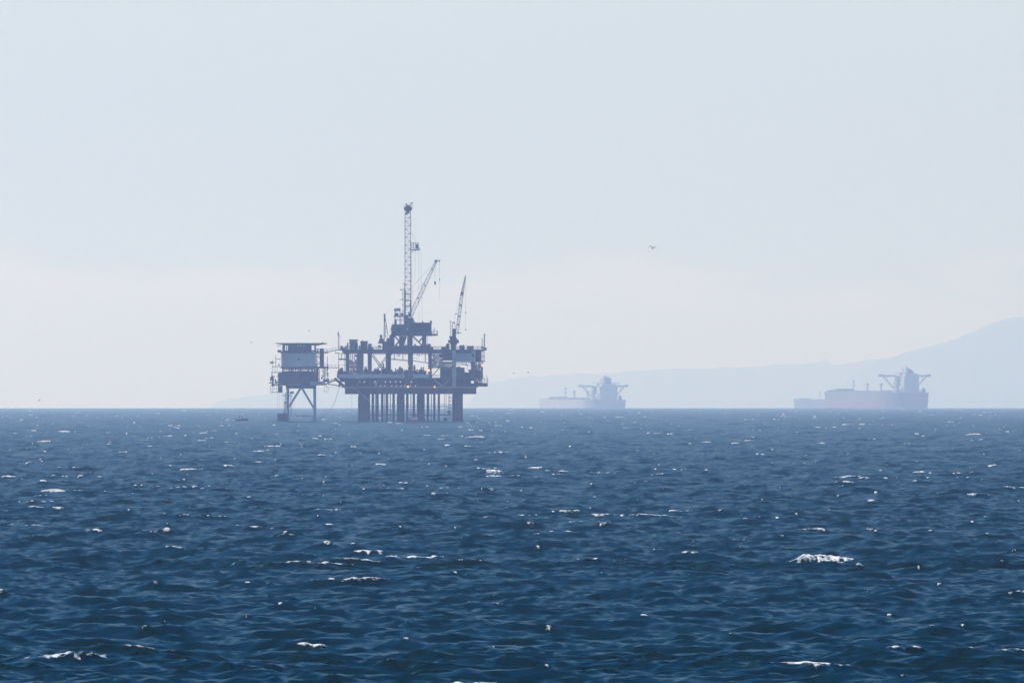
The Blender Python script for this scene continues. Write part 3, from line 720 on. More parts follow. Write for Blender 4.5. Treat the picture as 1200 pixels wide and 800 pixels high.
# footbridges between the two platforms
def bridge(pts, h, o, r, label, name='footbridge'):
    m = MB()
    for (a, b) in zip(pts, pts[1:]):
        A = Vector(P(*a, o)); B = Vector(P(*b, o)); 
        for dy in (-.6, .6): m.tube(A + Vector((0, dy, 0)), B + Vector((0, dy, 0)), r, n=5)
        n = max(2, int((B - A).length / .9))
        for k in range(n): 
            p = A.lerp(B, (k + .5) / n); m.box(p.x - .42, p.x + .42, p.y - .6, p.y + .6, p.z - .04, p.z + .04)
    t = empty(name, P(*pts[0], o), label, 'footbridge', 'footbridges joining the two platforms')
    m.build('walkway', M['steel'], t)
    if h:
        m = MB()
        for dy in (-.6, .6): m.rail([P(a[0], a[1], o + dy) for a in pts], h, r=.035, step=1.3)
        m.build('railing', M['steel'], t)
bridge([(383.6, 412.9), (390, 411.2), (398.6, 409.8)], 1.1, -7.6, .16, 'highest footbridge, sloping up from the left platform to the upper deck')
bridge([(384.4, 430.6), (398, 431.2)], 1.1, -7, .13, 'level middle footbridge between the two platforms')
m = MB(); pbar(m, (381, 450.6), (390, 446.4), .28, -7, n=8); pbar(m, (390, 446.4), (397, 444.8), .28, -7, n=8); pbar(m, (383, 447), (396, 442), .12, -7, n=6)
m.build('transfer_pipe', M['dark'], None, props=('bent pipe rising right from the small platform lower deck to the main deck', 'pipe', 'pipes between the two platforms'))
m = MB(); m.path([P(384.6, 450.2, -8), P(392, 450.8, -8.4), (X(398), Y(-9), Z(452.4)), P(404.6, 453, -13)], .2, 8); pbar(m, (384, 453.4), (404, 454.4), .05, -8, n=4); pbox(m, 397, 399.6, 449.6, 452.4, -9.6, -8.4)
m.build('transfer_pipe', M['dark'], None, props=('nearly level lower pipe ending at the left foot of the big platform', 'pipe', 'pipes between the two platforms'))
m = MB()
for q in (0, 1.2):
    for k in range(14):
        t0 = 2*PI*k/14; t1 = 2*PI*(k+1)/14
        m.tube(P(382.8 + 2.6*math.cos(t0), 456 + 4*math.sin(t0), -7 + q), P(382.8 + 2.6*math.cos(t1), 456 + 4*math.sin(t1), -7 + q), .05, n=4)
pbar(m, (382.8, 452), (382.8, 459), .05, -7, n=4); pbar(m, (382, 453.4), (384.6, 453.4), .04, -7, n=4); m.tube(P(382.8, 452, -7), P(382.8, 450.4, -7), .05, n=4)
m.build('hose_reel', M['steel'], None, props=('thin round hose reel hanging under the small platform right corner', 'hose reel'))
m = MB(); pts = [(398, 453), (397.2, 457), (395.6, 463), (393.2, 470), (390, 476.5), (386, 482), (380.6, 487), (373, 490.6)]
m.path([P(a, b, -8) for a, b in pts], .07, 5); m.build('loading_hose', M['steel'], None, props=('long slack hose curving from the big platform down toward the left legs', 'hose'))
m = MB(); pts = [(412, 453), (420, 458), (428, 464.5), (436, 471), (440.5, 476.4)]
m.path([P(a, b, -17.4) for a, b in pts], .08, 5); m.build('service_hose', M['pale'], None, props=('pale service hose slanting down across the first thick column', 'hose'))
m = MB(); m.tube(P(413, 461.5, -12), P(413.2, 491, -12), .035, n=4); m.build('mooring_rope', M['rope'], None, props=('thin straight rope hanging to the water left of the first column', 'rope'))

# ================================================================== SMALL BOATS
def boat_at(px, py, D, L, label, hullm, cabm, rz, person=True, name='motorboat'):
    z0 = sea_z((px - 600) / F * D, D)
    t = empty(name, ((px - 600) / F * D, D, z0 + .15), label, 'boat', None, rz)
    m = MB(); n = 9; secs = []
    for k in range(n):
        f = k / (n - 1); x = -L/2 + L * f; w = L * .19 * (1 - max(0, (f - .55) / .45) ** 2.2) + .02; h = .55 + .5 * f * f
        secs.append([(x, -w, h), (x, -w * .75, .1 + .1 * f), (x + (.2 if f == 1 else 0) * -1, 0, -.25 + .3 * f * f), (x, w * .75, .1 + .1 * f), (x, w, h)])
    vs = [v for s_ in secs for v in s_]; fs = []
    for k in range(n - 1):
        for i in range(4): fs.append((k*5+i, (k+1)*5+i, (k+1)*5+i+1, k*5+i+1))
        fs.append((k*5, k*5+4, (k+1)*5+4, (k+1)*5))
    fs.append((0, 1, 2, 3, 4)); m.add(vs, fs); m.build('hull', hullm, t, world=False)
    m = MB(); m.box(-.2*L/5, .7*L/5, -.5, .5, .6, 1.35); m.box(-.35*L/5, .8*L/5, -.6, .6, 1.35, 1.45); m.build('cabin', cabm, t, world=False)
    m = MB(); m.box(-L/2 - .35, -L/2 + .05, -.2, .2, .2, 1.05); m.tube((-L/2 - .15, 0, .2), (-L/2 - .15, 0, -.4), .1); m.build('outboard_motor', M['dark'], t, world=False)
    return t
def person(x, y, z, rz, label):
    """small standing figure: continuous lathe-like body through skin modifier"""
    V = [(0,0,.95),(0,0,1.2),(0,0,1.45),(0,0,1.58),(0,.02,1.72), (.1,0,.85),(.12,.03,.48),(.12,0,.06),(.12,.14,.03), (-.1,0,.85),(-.12,.03,.48),(-.12,0,.06),(-.12,.14,.03),
         (.2,0,1.42),(.27,.02,1.14),(.25,.2,.95), (-.2,0,1.42),(-.27,.02,1.14),(-.25,.2,.95)]
    E = [(0,1),(1,2),(2,3),(3,4),(0,5),(5,6),(6,7),(7,8),(0,9),(9,10),(10,11),(11,12),(2,13),(13,14),(14,15),(2,16),(16,17),(17,18)]
    R = [.16,.15,.17,.06,.11,.1,.07,.05,.04,.1,.07,.05,.04,.07,.05,.035,.07,.05,.035]
    me = bpy.data.meshes.new('person'); me.from_pydata(V, E, []); o = bpy.data.objects.new('person', me); COL.objects.link(o)
    sk = o.modifiers.new('skin', 'SKIN'); 
    for v, r in zip(me.skin_vertices[0].data, R): v.radius = (r, r * .85)
    me.skin_vertices[0].data[0].use_root = True
    o.modifiers.new('sub', 'SUBSURF').levels = 1; me.materials.append(M['cloth'])
    o.location = (x, y, z); o.rotation_euler = (0, 0, rz); tag(o, label, 'person')
    return o
bx, bd = (283 - 600) / F * 3440, 3440
b1 = boat_at(283, 491, 3440, 5.2, 'small dark open motorboat at left of the platforms with white spray behind it', M['cloth'], M['cream'], .15)
person(bx - .9, bd - .1, sea_z(bx, bd) + .45, 0, 'person in dark clothes standing in the small motorboat')
b2 = boat_at(484.6, 491, 3368, 3.4, 'tiny red and white workboat in front of the thick columns', M['red'], M['white'], .5, name='workboat')

# ================================================================== TANKERS
def tanker(px, D, deg, L, B, fb, wingz, topz, label, hull_m, boot=0.0, sup_w=20, variant=0, name='oil_tanker', wing_struts=True, size=1.0):
    x = (px - 600) / F * D; z0 = sea_z(x, D)
    t = empty(name, (x, D, z0), label, 'ship', 'tankers anchored on the horizon', math.radians(deg)); t.scale = (size, size, size)
    # hull sections from the stern (y=0) to the bow (y=L)
    ys = [0, 4, 12, 30, 60, L*.4, L*.7, L-45, L-28, L-14, L-5, L+1]
    wd = [.56, .62, .72, .88, .98, 1, 1, .98, .86, .6, .3, .05]
    wb = [.30, .42, .60, .82, .97, 1, 1, .96, .78, .46, .16, .01]
    hh = [0, 0, 0, 0, 0, 0, 0, 0, .06, .15, .22, .25]
    m = MB(); vs = []; rows = []
    zz = [-4, 1.5, boot if boot else fb * .35, None]
    for y, a, b, h in zip(ys, wd, wb, hh):
        top = fb * (1 + h)
        ring = []
        for s_ in (-1, 1):
            for q, zv in enumerate((-4, 1.0, max(2.0, boot if boot else fb*.4), top)):
                f = (zv + 4) / (top + 4); w = (b + (a - b) * f ** .8) * B / 2
                yy = y - (3.5 * (1 - f) if y > L - 6 else 0) + (2.5 * (1 - f) if y < 1 else 0)
                ring.append((s_ * w, yy, zv))
        rows.append(ring)
    def hullpart(q0, q1, nm, mat, deck=False, cap=True):
        m = MB(); vs = []; fs = []
        nq = q1 - q0 + 1
        for r in rows: vs += [r[k] for k in range(q0, q1 + 1)] + [r[4 + k] for k in range(q0, q1 + 1)]
        W = 2 * nq
        for k in range(len(rows) - 1):
            for i in range(nq - 1):
                fs.append((k*W+i, k*W+i+1, (k+1)*W+i+1, (k+1)*W+i)); fs.append((k*W+nq+i, (k+1)*W+nq+i, (k+1)*W+nq+i+1, k*W+nq+i+1))
            if deck: fs.append((k*W+nq-1, k*W+2*nq-1, (k+1)*W+2*nq-1, (k+1)*W+nq-1))
        for i in range(nq - 1):
            fs.append((i, nq+i, nq+i+1, i+1)); e = (len(rows)-1)*W; fs.append((e+i, e+i+1, e+nq+i+1, e+nq+i))
        m.add(vs, fs); return m.build(nm, mat, t, world=False)
    if boot:
        hullpart(0, 2, 'bottom_hull', M['boot']); hullpart(2, 3, 'hull', hull_m, True)
    else: hullpart(0, 3, 'hull', hull_m, True)
    m = MB(); m.rail([(-B/2*.6, 2, fb), (-B/2*.95, 55, fb), (-B/2, L*.7, fb), (-B/2*.9, L-40, fb)], 1.2, r=.12, step=12); m.build('railing', M['house'], t, world=False)
    # deck gear
    rnd = random.Random(variant + 3); m = MB()
    for k in range(46):
        y = rnd.uniform(75, L - 20); xx = rnd.uniform(-.36, .36) * B; h = rnd.uniform(.8, 2.6); w = rnd.uniform(1, 3.4)
        m.box(xx - w, xx + w, y - w, y + w * 1.5, fb, fb + h)
    for xx in (-3, -1, 1, 3): m.tube((xx, 70, fb + 1.8), (xx, L - 40, fb + 1.8), .5, n=6)
    for y in range(80, int(L - 50), 22): m.box(-6, 6, y, y + 1.5, fb, fb + 2.2)
    m.build('deck_piping', M['house'], t, world=False)
    m = MB(); y = L - 22; h0 = fb * 1.1
    m.box(-10, 10, y - 6, y + 4, fb, fb * 1.16 + 1.6); m.build('forecastle', M['house'], t, world=False)
    for yy, hh_ in ((L * .8, 15.5 - .4 * variant),):
        m = MB(); m.tube((0, yy, fb), (0, yy, fb + hh_), .55, .25, n=8); m.box(-1.6, 1.6, yy - .3, yy + .3, fb + hh_*.78, fb + hh_*.84); m.box(-2.2, 2.2, yy - .3, yy + .3, fb + hh_*.5, fb + hh_*.55)
        m.build('foremast', M['house'], t, world=False)
    for xx, sgn in ((-8, -1), (8, 1)):
        m = MB(); yy = L * .52; m.tube((xx, yy, fb), (xx, yy, fb + 8), 1.1, n=10); m.box(xx - 1.6, xx + 1.6, yy - 1.6, yy + 1.6, fb + 8, fb + 10.4)
        m.tube((xx, yy, fb + 9.6), (xx + sgn * 1, yy + 17, fb + 7.2), .5, .3, n=6); m.build('deck_crane', M['cream'], t, world=False)
    # accommodation and bridge, ahead of the engine casing
    ya, yb = 30, 44
    m = MB(); w = sup_w * .68
    zt = wingz + 1
    nst = 5; hst = (zt - fb) / nst
    for k in range(nst):
        ww = w * (1 if k < 3 else .9); m.box(-ww, ww, ya + .4*k, yb - .3*k, fb + hst*k, fb + hst*(k+1) - .25); m.box(-ww - .6, ww + .6, ya - .3, yb + .2, fb + hst*(k+1) - .25, fb + hst*(k+1))
    m.box(-w * .6, w * .6, ya + 4, yb - 1, zt, zt + 3.2)
    acc = m.build('accommodation', M['cream'], t, world=False)
    m = MB()
    for k in range(nst):
        for i in range(9):
            xx = -w*.86 + w*1.72*i/8; m.box(xx - .35, xx + .35, ya + .4*k - .12, ya + .4*k, fb + hst*k + hst*.4, fb + hst*k + hst*.72)
            if i < 5:
                yy = ya + 3 + i*2.2; m.box(-w*(1 if k < 3 else .9) - .1, -w*(1 if k < 3 else .9), yy, yy + .8, fb + hst*k + hst*.4, fb + hst*k + hst*.72)
    m.build('window', M['glass'], acc, world=False)
    m = MB(); W2 = B / 2
    for s_ in (-1, 1):
        m.box(s_ * w * .9, s_ * (W2 + .5), ya + 6, yb - 2, wingz, wingz + 1.7); m.box(s_*(W2 - 3), s_*(W2 + .5), ya + 5.5, yb - 1.5, wingz + .2, wingz + 2.4)
        if wing_struts:
            m.tube((s_ * (W2 - 4), ya + 8, wingz), (s_ * (w + .5), ya + 8, wingz - (W2 - w) * .78), .65, n=6)
            m.tube((s_ * (W2 * .62 + w*.2), ya + 8, wingz), (s_ * (W2 * .62 + w*.2), ya + 8, wingz - 4.5), .35, n=6)
    m.build('bridge_wing', M['house'], t, world=False)
    m = MB(); m.tube((-2, 38, zt + 3.2), (-2, 38, zt + 9), .4, .2, n=6); m.box(-4.4, .6, 37.8, 38.2, zt + 6, zt + 6.5); m.box(-3.4, -.6, 37.7, 38.3, zt + 7.6, zt + 8); m.build('radar_mast', M['house'], t, world=False)
    # engine casing and funnel
    cw = sup_w / 2
    m = MB(); m.box(-cw, cw, 8, 25, fb, wingz + .5); m.box(-cw*.75, cw*.9, 10, 24, wingz + .5, wingz + 3.5); m.box(-cw - .6, cw + .6, 7.6, 25.4, fb + (wingz-fb)*.48, fb + (wingz-fb)*.52)
    for q in (.25, .75): m.box(-cw - .3, cw + .3, 7.7, 25.2, fb + (wingz-fb)*q, fb + (wingz-fb)*q + .25)
    cas = m.build('engine_casing', M['cream'], t, world=False)
    m = MB(); fw = sup_w * .18; a0, a1 = -fw, fw * 1.1; zb = wingz + 3.5; zf = topz - 2.5
    m.add([(a0, 12, zb), (a1, 12, zb), (a1, 22, zb), (a0, 22, zb), (a0, 12.5, zf + 1), (a1, 12.5, zf - 1), (a1, 21, zf - 1), (a0, 21, zf + 1)],
          [(0,3,2,1),(4,5,6,7),(0,1,5,4),(1,2,6,5),(2,3,7,6),(3,0,4,7)])
    fn = m.build('funnel', M['hullblack'], t, world=False)
    m = MB()
    for xx, hh_ in ((-fw*.7, 2.6), (-fw*.1, 1.6), (fw*.5, .9)): m.tube((xx, 17, zf - 1), (xx, 17, zf + hh_), .6, n=8)
    m.tube((-fw*1.5, 16, zf + 1.6), (-fw*.4, 16, zf + 1.6), .25, n=5)
    m.build('exhaust_pipe', M['dark'], fn, world=False)
    m = MB()
    if variant == 0:
        m.path([(cw*.5, 14, wingz + 4.2), (cw*1.0, 14, wingz + 5.2), (cw*1.25, 14, wingz + 4.6), (cw*1.3, 14, wingz + 1)], .45, 6); m.path([(-cw*1.4, 28, wingz + 5.2), (-cw*.3, 16, wingz + 5)], .4, 6)
    else:
        m.path([(-cw*1.6, 28, wingz + 3), (-cw*.6, 14, wingz + 4.6), (-cw*.2, 14, wingz + 2)], .45, 6); m.path([(-cw*1.3, 28, wingz - 3), (-cw*.6, 14, wingz - 2)], .45, 6); m.tube((-fw*1.3, 16, wingz), (-fw*1.3, 16, topz + 3.5), .4, .2); m.box(-fw*1.9, -fw*.8, 15.8, 16.2, topz, topz + .5)
    m.build('davit', M['house'], t, world=False)
    m = MB(); m.box(-cw - 2.8, -cw - .9, 12, 20, fb + 4, fb + 6.6); m.tube((-cw - 1.8, 12.6, fb), (-cw - 1.8, 12.6, fb + 5), .3); m.tube((-cw - 1.8, 19.4, fb), (-cw - 1.8, 19.4, fb + 5), .3); m.build('lifeboat', M['white'], t, world=False)
    m = MB(); m.box(B*.19, B*.25, 2, 5, fb, fb + 2.6); m.lathe((B*.22, 3.5), [(1.6, fb + 2.6), (1.9, fb + 3.6), (1.2, fb + 5)], 10); m.tube((B*.22, 3.5, fb + 4), (B*.22 - 1.6, 3.5, fb + 5.6), .25); m.build('stern_winch', M['dark'], t, world=False)
    return t
tanker(715.0, 11980, 11.2, 322, 57, 10.2, 25.0, 38.2, 'pale grey tanker in the haze just right of the oil platform', M['hullgrey'], 0, 21, 0, size=1.21)
tanker(1070.5, 11430, 12.2, 330, 57.6, 17.6, 35.4, 45, 'dark hulled tanker with faded red waterline at far right, nearest of the right pair', M['hullblack'], 7.4, 17, 1, size=1.21)
t3 = tanker(1081, 14400, 35, 320, 44, 12.0, 25, 32, 'faint tanker whose bow shows behind the left end of the dark hulled tanker', M['hullblack'], 0, 16, 2, wing_struts=False, size=1.12)

# ================================================================== BIRDS
def bird(px, py, D, span, roll, rz, flap, label, size=1.0):
    t = empty('gull', ((px - 600) / F * D, D, EYE + (462 - py) / F * D), label, 'bird', 'gulls in flight', rz)
    t.rotation_euler = (.55, roll, rz); t.scale = (size, size, size)
    m = MB(); prof = [(.001, -.24), (.05, -.2), (.075, -.05), (.07, .08), (.045, .16), (.05, .2), (.03, .25), (.004, .31)]
    vs = []; fs = []; n = 8
    for r, y in prof:
        for i in range(n):
            a = 2*PI*i/n; vs.append((r*math.cos(a), y, r*math.sin(a)*.9))
    for k in range(len(prof)-1):
        for i in range(n): j = (i+1) % n; fs.append((k*n+i, k*n+j, (k+1)*n+j, (k+1)*n+i))
    fs.append(tuple(range(n-1, -1, -1))); fs.append(tuple((len(prof)-1)*n+i for i in range(n)))
    m.add(vs, fs)
    m.add([(-.02, -.2, .01), (.02, -.2, .01), (.07, -.36, .0), (-.07, -.36, .0), (-.02, -.2, -.01), (.02, -.2, -.01), (.07, -.36, -.01), (-.07, -.36, -.01)],
          [(0,1,2,3),(7,6,5,4),(0,4,5,1),(1,5,6,2),(2,6,7,3),(3,7,4,0)])
    m.build('body', M['feather'], t, world=False, smooth=True)
    for s_ in (-1, 1):
        m = MB(); h = span / 2
        st = [(0.03, .11, -.10, .02), (.38, .16, -.07, .02 + flap*.55*h), (.7, .06, -.09, .02 + flap*.42*h), (1.0, -.14, -.18, .02 + flap*.05*h - (.25*h if s_ < 0 else 0))]
        vs = []; fs = []
        for f, yl, yt, z in st:
            th = .018 * (1.15 - f)
            vs += [(s_*h*f, yl, z), (s_*h*f, (yl*2+yt)/3, z + th), (s_*h*f, yt, z), (s_*h*f, (yl*2+yt)/3, z - th)]
        for k in range(3):
            for i in range(4): j = (i+1) % 4; fs.append((k*4+i, k*4+j, (k+1)*4+j, (k+1)*4+i))
        fs += [(0,3,2,1), (12,13,14,15)]
        m.add(vs, fs); m.build('wing', M['feather'], t, world=False, smooth=True)
bird(764.4, 290.6, 1250, 1.3, .3, .25, .6, 'dark gull flying alone in open sky right of the tall mast')
bird(294.6, 401.4, 2900, 1.3, -.2, 2.6, .5, 'tiny gull in the sky left of the flat roofed platform')
bird(46, 469, 2700, 1.3, .1, 1.0, .5, 'tiny gull low over the horizon near the left edge')
bird(362, 387.6, 3100, 1.2, -.3, 2.2, .5, 'faint gull just above the flat roofed platform')
bird(602, 437.4, 3000, 1.2, .2, .6, .5, 'tiny gull right of the big platform, left one of two')
bird(618.8, 436.6, 3000, 1.2, .1, 2.4, .5, 'tiny gull right of the big platform, right one of two')

# ================================================================== HILLS
def interp(pts, x):
    for (a, ya), (b, yb) in zip(pts, pts[1:]):
        if a <= x <= b: return ya + (yb - ya) * (x - a) / (b - a)
    return pts[0][1] if x < pts[0][0] else pts[-1][1]
def hill(name, D, ridge, depth, seed, rough, label):
    rng = np.random.default_rng(seed)
    x0, x1 = ridge[0][0], ridge[-1][0]
    nx = int((x1 - x0) / 3); ny = 16; vs = []; fs = []
    prof = np.array([interp(ridge, x0 + (x1-x0)*i/nx) for i in range(nx + 1)])
    for sc_, am in ((2, .5), (5, 1.0), (14, 1.0), (40, .8)):
        g = rng.standard_normal(nx // sc_ + 3); xs_ = np.arange(nx + 1) / sc_
        i0 = xs_.astype(int); fr = xs_ - i0; fr = fr*fr*(3-2*fr); prof = prof - rough * am * (g[i0]*(1-fr) + g[i0+1]*fr) * np.clip((478 - prof) / 12, 0, 1)
    for i in range(nx + 1):
        px = x0 + (x1-x0)*i/nx; x = (px - 600)/F*D
        top = EYE + (462 - prof[i])/F*D; base = -drop(D) - 4
        for j in range(-ny, ny + 1):
            f = j / ny; s_ = (1 - abs(f)) ** 1.0
            w = 1 - abs(f) ** 1.15
            wob = 1 + .16 * math.sin(i*.23 + j*.9 + seed) * (abs(f)) + .12 * math.sin(i*.071 - j*1.3) * abs(f)
            z = base + (top - base) * max(0, w) * (1 if j == 0 else min(1, wob * w / max(w, 1e-3)))
            vs.append((x + rng.normal(0, 6) * (j != 0), D + f*depth + rng.normal(0, 8)*(j != 0), z))
    W = 2*ny + 1
    for i in range(nx):
        for j in range(W - 1): fs.append((i*W+j, (i+1)*W+j, (i+1)*W+j+1, i*W+j+1))
    me = bpy.data.meshes.new(name); me.from_pydata(vs, [], fs); me.materials.append(M['hill'])
    me.polygons.foreach_set('use_smooth', [True]*len(me.polygons)); me.update()
    o = bpy.data.objects.new(name, me); COL.objects.link(o); tag(o, label, None, None, 'structure'); return o
hill('headland', 34000, [(940,478.6),(965,470),(985,452),(1010,432),(1030,422),(1060,413.5),(1085,407),(1110,400),(1130,393),(1147,386.6),(1158,381.5),(1170,377.5),(1184,372.8),(1200,372),(1230,370),(1270,370.5),(1320,374),(1400,380),(1500,420),(1580,478)], 1100, 3, .35, 'hazy headland rising at the right edge')
hill('hills', 38000, [(545,478),(562,458),(575,449),(590,446),(612,442),(640,439),(662,437),(700,436.5),(742,434.5),(782,432.5),(850,431),(900,429.5),(922,427.5),(955,426),(962,424),(966,420.6),(970,422.6),(975,425.5),(985,426),(1010,422.5),(1040,419),(1080,412),(1160,410),(1300,420),(1400,478)], 1200, 5, .5, 'low faint hills along the horizon behind the tankers')
hill('island', 38800, [(251,478.5),(254,472),(258,469.5),(275,466.5),(290,463.5),(305,462),(322,460),(345,457),(380,455),(430,455),(470,460),(500,466),(540,478.5)], 900, 9, .5, 'very faint low land behind the left platform')

# ================================================================== SEA
def spectrum_tile(Lt, n, lam_lo, lam_hi, lam_p, seed, spread=3.0, alpha=1.0, dirn=(-.25, -1.0), tail=0.0):
    rng = np.random.default_rng(seed)
    k1 = 2*np.pi*np.fft.fftfreq(n, Lt/n); kx, ky = np.meshgrid(k1, k1)          # [row=y, col=x]
    k = np.hypot(kx, ky); k[0, 0] = 1
    kp = 2*np.pi/lam_p; d = np.array(dirn); d = d/np.hypot(*d)
    c = (kx*d[0] + ky*d[1]) / k
    a = np.exp(-1.25*(kp/k)**2) / k**4 * np.where(c > 0, c**spread, .04*np.abs(c)**spread + .0)
    # short waves spread more widely
    a = a * 1.0 + .07 * np.exp(-1.25*(kp/k)**2) / k**4 * np.clip((k/kp - 1)/12, 0, 1)
    a = a * np.clip(k/kp, 1, 20)**tail
    fade = 1/(1+np.exp(-(k - 2*np.pi/lam_hi)/(.08*2*np.pi/lam_hi))) * 1/(1+np.exp((k - 2*np.pi/lam_lo)/(.08*2*np.pi/lam_lo)))
    a = a * fade; a[0, 0] = 0
    dk = 2*np.pi/Lt
    h = np.sqrt(a*alpha)*dk*(rng.standard_normal((n, n)) + 1j*rng.standard_normal((n, n)))
    def rl(z): return np.real(np.fft.ifft2(z))*n*n
    H = rl(h); DX = rl(1j*kx/k*h); DY = rl(1j*ky/k*h)
    Dxx = rl(-kx*kx/k*h); Dyy = rl(-ky*ky/k*h); Dxy = rl(-kx*ky/k*h)
    return dict(L=Lt, n=n, H=H, DX=DX, DY=DY, Dxx=Dxx, Dyy=Dyy, Dxy=Dxy)
def samp(t, key, x, y):
    n = t['n']; u = (x/t['L']) % 1*n; v = (y/t['L']) % 1*n
    i = np.floor(u).astype(np.int64); j = np.floor(v).astype(np.int64); fu = (u-i); fv = (v-j); i %= n; j %= n
    i1 = (i+1) % n; j1 = (j+1) % n; A = t[key]
    return (A[j, i]*(1-fu)*(1-fv) + A[j, i1]*fu*(1-fv) + A[j1, i]*(1-fu)*fv + A[j1, i1]*fu*fv)

def vnoise(x, y, seed, n=256):
    g = np.random.default_rng(seed).random((n, n)); i = np.floor(x).astype(np.int64); j = np.floor(y).astype(np.int64)
    fx = x-i; fy = y-j; fx = fx*fx*(3-2*fx); fy = fy*fy*(3-2*fy); i %= n; j %= n; i1 = (i+1) % n; j1 = (j+1) % n
    return g[j, i]*(1-fx)*(1-fy)+g[j, i1]*fx*(1-fy)+g[j1, i]*(1-fx)*fy+g[j1, i1]*fx*fy

ALPHA = 0.0060
tA = spectrum_tile(383., 1024, 5., 90., 17., 11, 2.2, ALPHA)
tB = spectrum_tile(97., 1024, .5, 5., 17., 12, 3.0, ALPHA*1.9, tail=.3)
print('Hs', 4*tA['H'].std(), 4*tB['H'].std(), 'slopes', np.gradient(tA['H'], 383/1024)[0].std(), np.gradient(tB['H'], 97/1024)[0].std())

NC, NR = 780, 3300
ang_in = np.linspace(-4.1, 4.1, NC)
ang = np.concatenate([-np.geomspace(180, 4.3, 60)[:-1], [-4.3], ang_in, [4.3], np.geomspace(4.3, 180, 60)[1:]]) * np.pi/180
r_near = np.array([1, 20, 60, 110, 160, 200, 230.])
r_mid = np.geomspace(245, 13200, NR)
r_far = np.array([13600, 14500, 16000, 18000, 20500, 23000., 27000, 32000, 39500])
rad = np.unique(np.concatenate([r_near, r_mid, r_far, np.linspace(482, 506, 120), np.linspace(307, 322, 90), np.linspace(3366, 3396, 60)]))
TH, R = np.meshgrid(ang, rad)
Xg = R*np.sin(TH); Yg = R*np.cos(TH)
mid = (R > 240) & (R < 13300) & (np.abs(TH) < 4.25*np.pi/180)
xm, ym, rm = Xg[mid], Yg[mid], R[mid]
thm = np.abs(TH[mid])*180/np.pi
edge = np.clip((4.1 - thm)/.1, 0, 1)*np.clip((rm-245)/15, 0, 1)
wB = np.clip(1.25 - rm/3500, .30, 1)*edge
CH = 1.0
h = samp(tA, 'H', xm, ym)*edge; dx = samp(tA, 'DX', xm, ym)*edge*CH; dy = samp(tA, 'DY', xm, ym)*edge*CH
h += samp(tB, 'H', xm, ym)*wB; dx += samp(tB, 'DX', xm, ym)*wB*CH*.7; dy += samp(tB, 'DY', xm, ym)*wB*CH*.7
lf = .9
jxx = (samp(tA, 'Dxx', xm, ym) + samp(tB, 'Dxx', xm, ym)*.17)*CH
jyy = (samp(tA, 'Dyy', xm, ym) + samp(tB, 'Dyy', xm, ym)*.17)*CH
jxy = (samp(tA, 'Dxy', xm, ym) + samp(tB, 'Dxy', xm, ym)*.17)*CH
J = (1+jxx)*(1+jyy) - jxy**2
patch = vnoise(xm/9+3, ym/30, 5)*.5 + vnoise(xm/3.5, ym/11, 6)*.5
foam_th = np.quantile(J, .012) + .30*(patch - .60)
foam = np.clip((foam_th - J)/.10, 0, 1)
# small whitecaps of the short chop, plus white specks painting sun glints
J2 = J + .45*(samp(tB, 'Dxx', xm, ym) + samp(tB, 'Dyy', xm, ym))
foam = np.maximum(foam, np.clip((np.quantile(J2, .0010) + .12*(patch - .5) - J2)/.10, 0, .8))
print('foam cover', (foam > .4).mean(), 'J pct', np.percentile(J, [.5, 1, 5, 50]))

# two larger breaking waves standing out of the chop
def breaker(cx, cy, wid, amp, length, skew, foamfront, foamcrest, seed):
    global h, foam, dy
    u = (xm-cx)/wid; crest_y = cy + .5*np.sin(u*2.1+seed) + skew*(xm-cx)
    v = (ym-crest_y)/length                      # <0 : side facing the camera
    env = np.exp(-np.abs(u)**2.6)*(.8 + .4*vnoise(xm*1.3+seed, ym*.0, 33))*(1 + .28*np.clip(u, -1, 1))
    near = (np.abs(u) < 2.5) & (np.abs(v) < 4)
    prof = np.where(v < 0, np.exp(-(v/.55)**2), np.exp(-(v/1.5)**2))
    h = np.where(near, h*(1 - .6*env*np.exp(-v*v)) + amp*env*prof, h)
    rag = vnoise(xm*2.6, ym*.9, seed+40)*.5 + vnoise(xm*7, ym*2.2, seed+41)*.45 + vnoise(xm*15, ym*5, seed+42)*.25
    h = h + near*env*np.exp(-v*v)*(rag-.6)*.16*(foamfront > 0)
    fz = np.clip(1.5*env - .35, 0, 1)
    reach = foamfront*np.clip(fz, 0, 1)*(.15 + 1.5*np.clip(rag - .25, 0, 1)*(1.0 + .5*np.clip(u, -1, 1)))
    fr = np.clip((v + reach)/.5, 0, 1)*np.clip((foamcrest-v)/.2, 0, 1)*np.clip((fz + rag - .6)/.4, 0, 1)
    foam = np.where(near, np.maximum(foam, fr*(env > .3)), foam)
breaker(17.7, 499, 2.3, .56, 2.0, .35, 1.0, .3, 2)
breaker(19.5, 488, .75, .28, 1.2, .1, .6, .3, 4)
breaker(-16.8, 314, 1.9, .50, 1.6, -.12, .62, .3, 6)
breaker(-14.0, 310, 1.6, .28, 1.5, .0, .0, -.2, 8)
# wake of the small motorboat
bxw = (283-600)/F*3440
dw = np.exp(-((xm-(bxw-2.9))/1.3)**2 - ((ym-3440)/5)**2); foam = np.maximum(foam, np.clip(dw*1.6-.3, 0, 1)); h += dw*.55

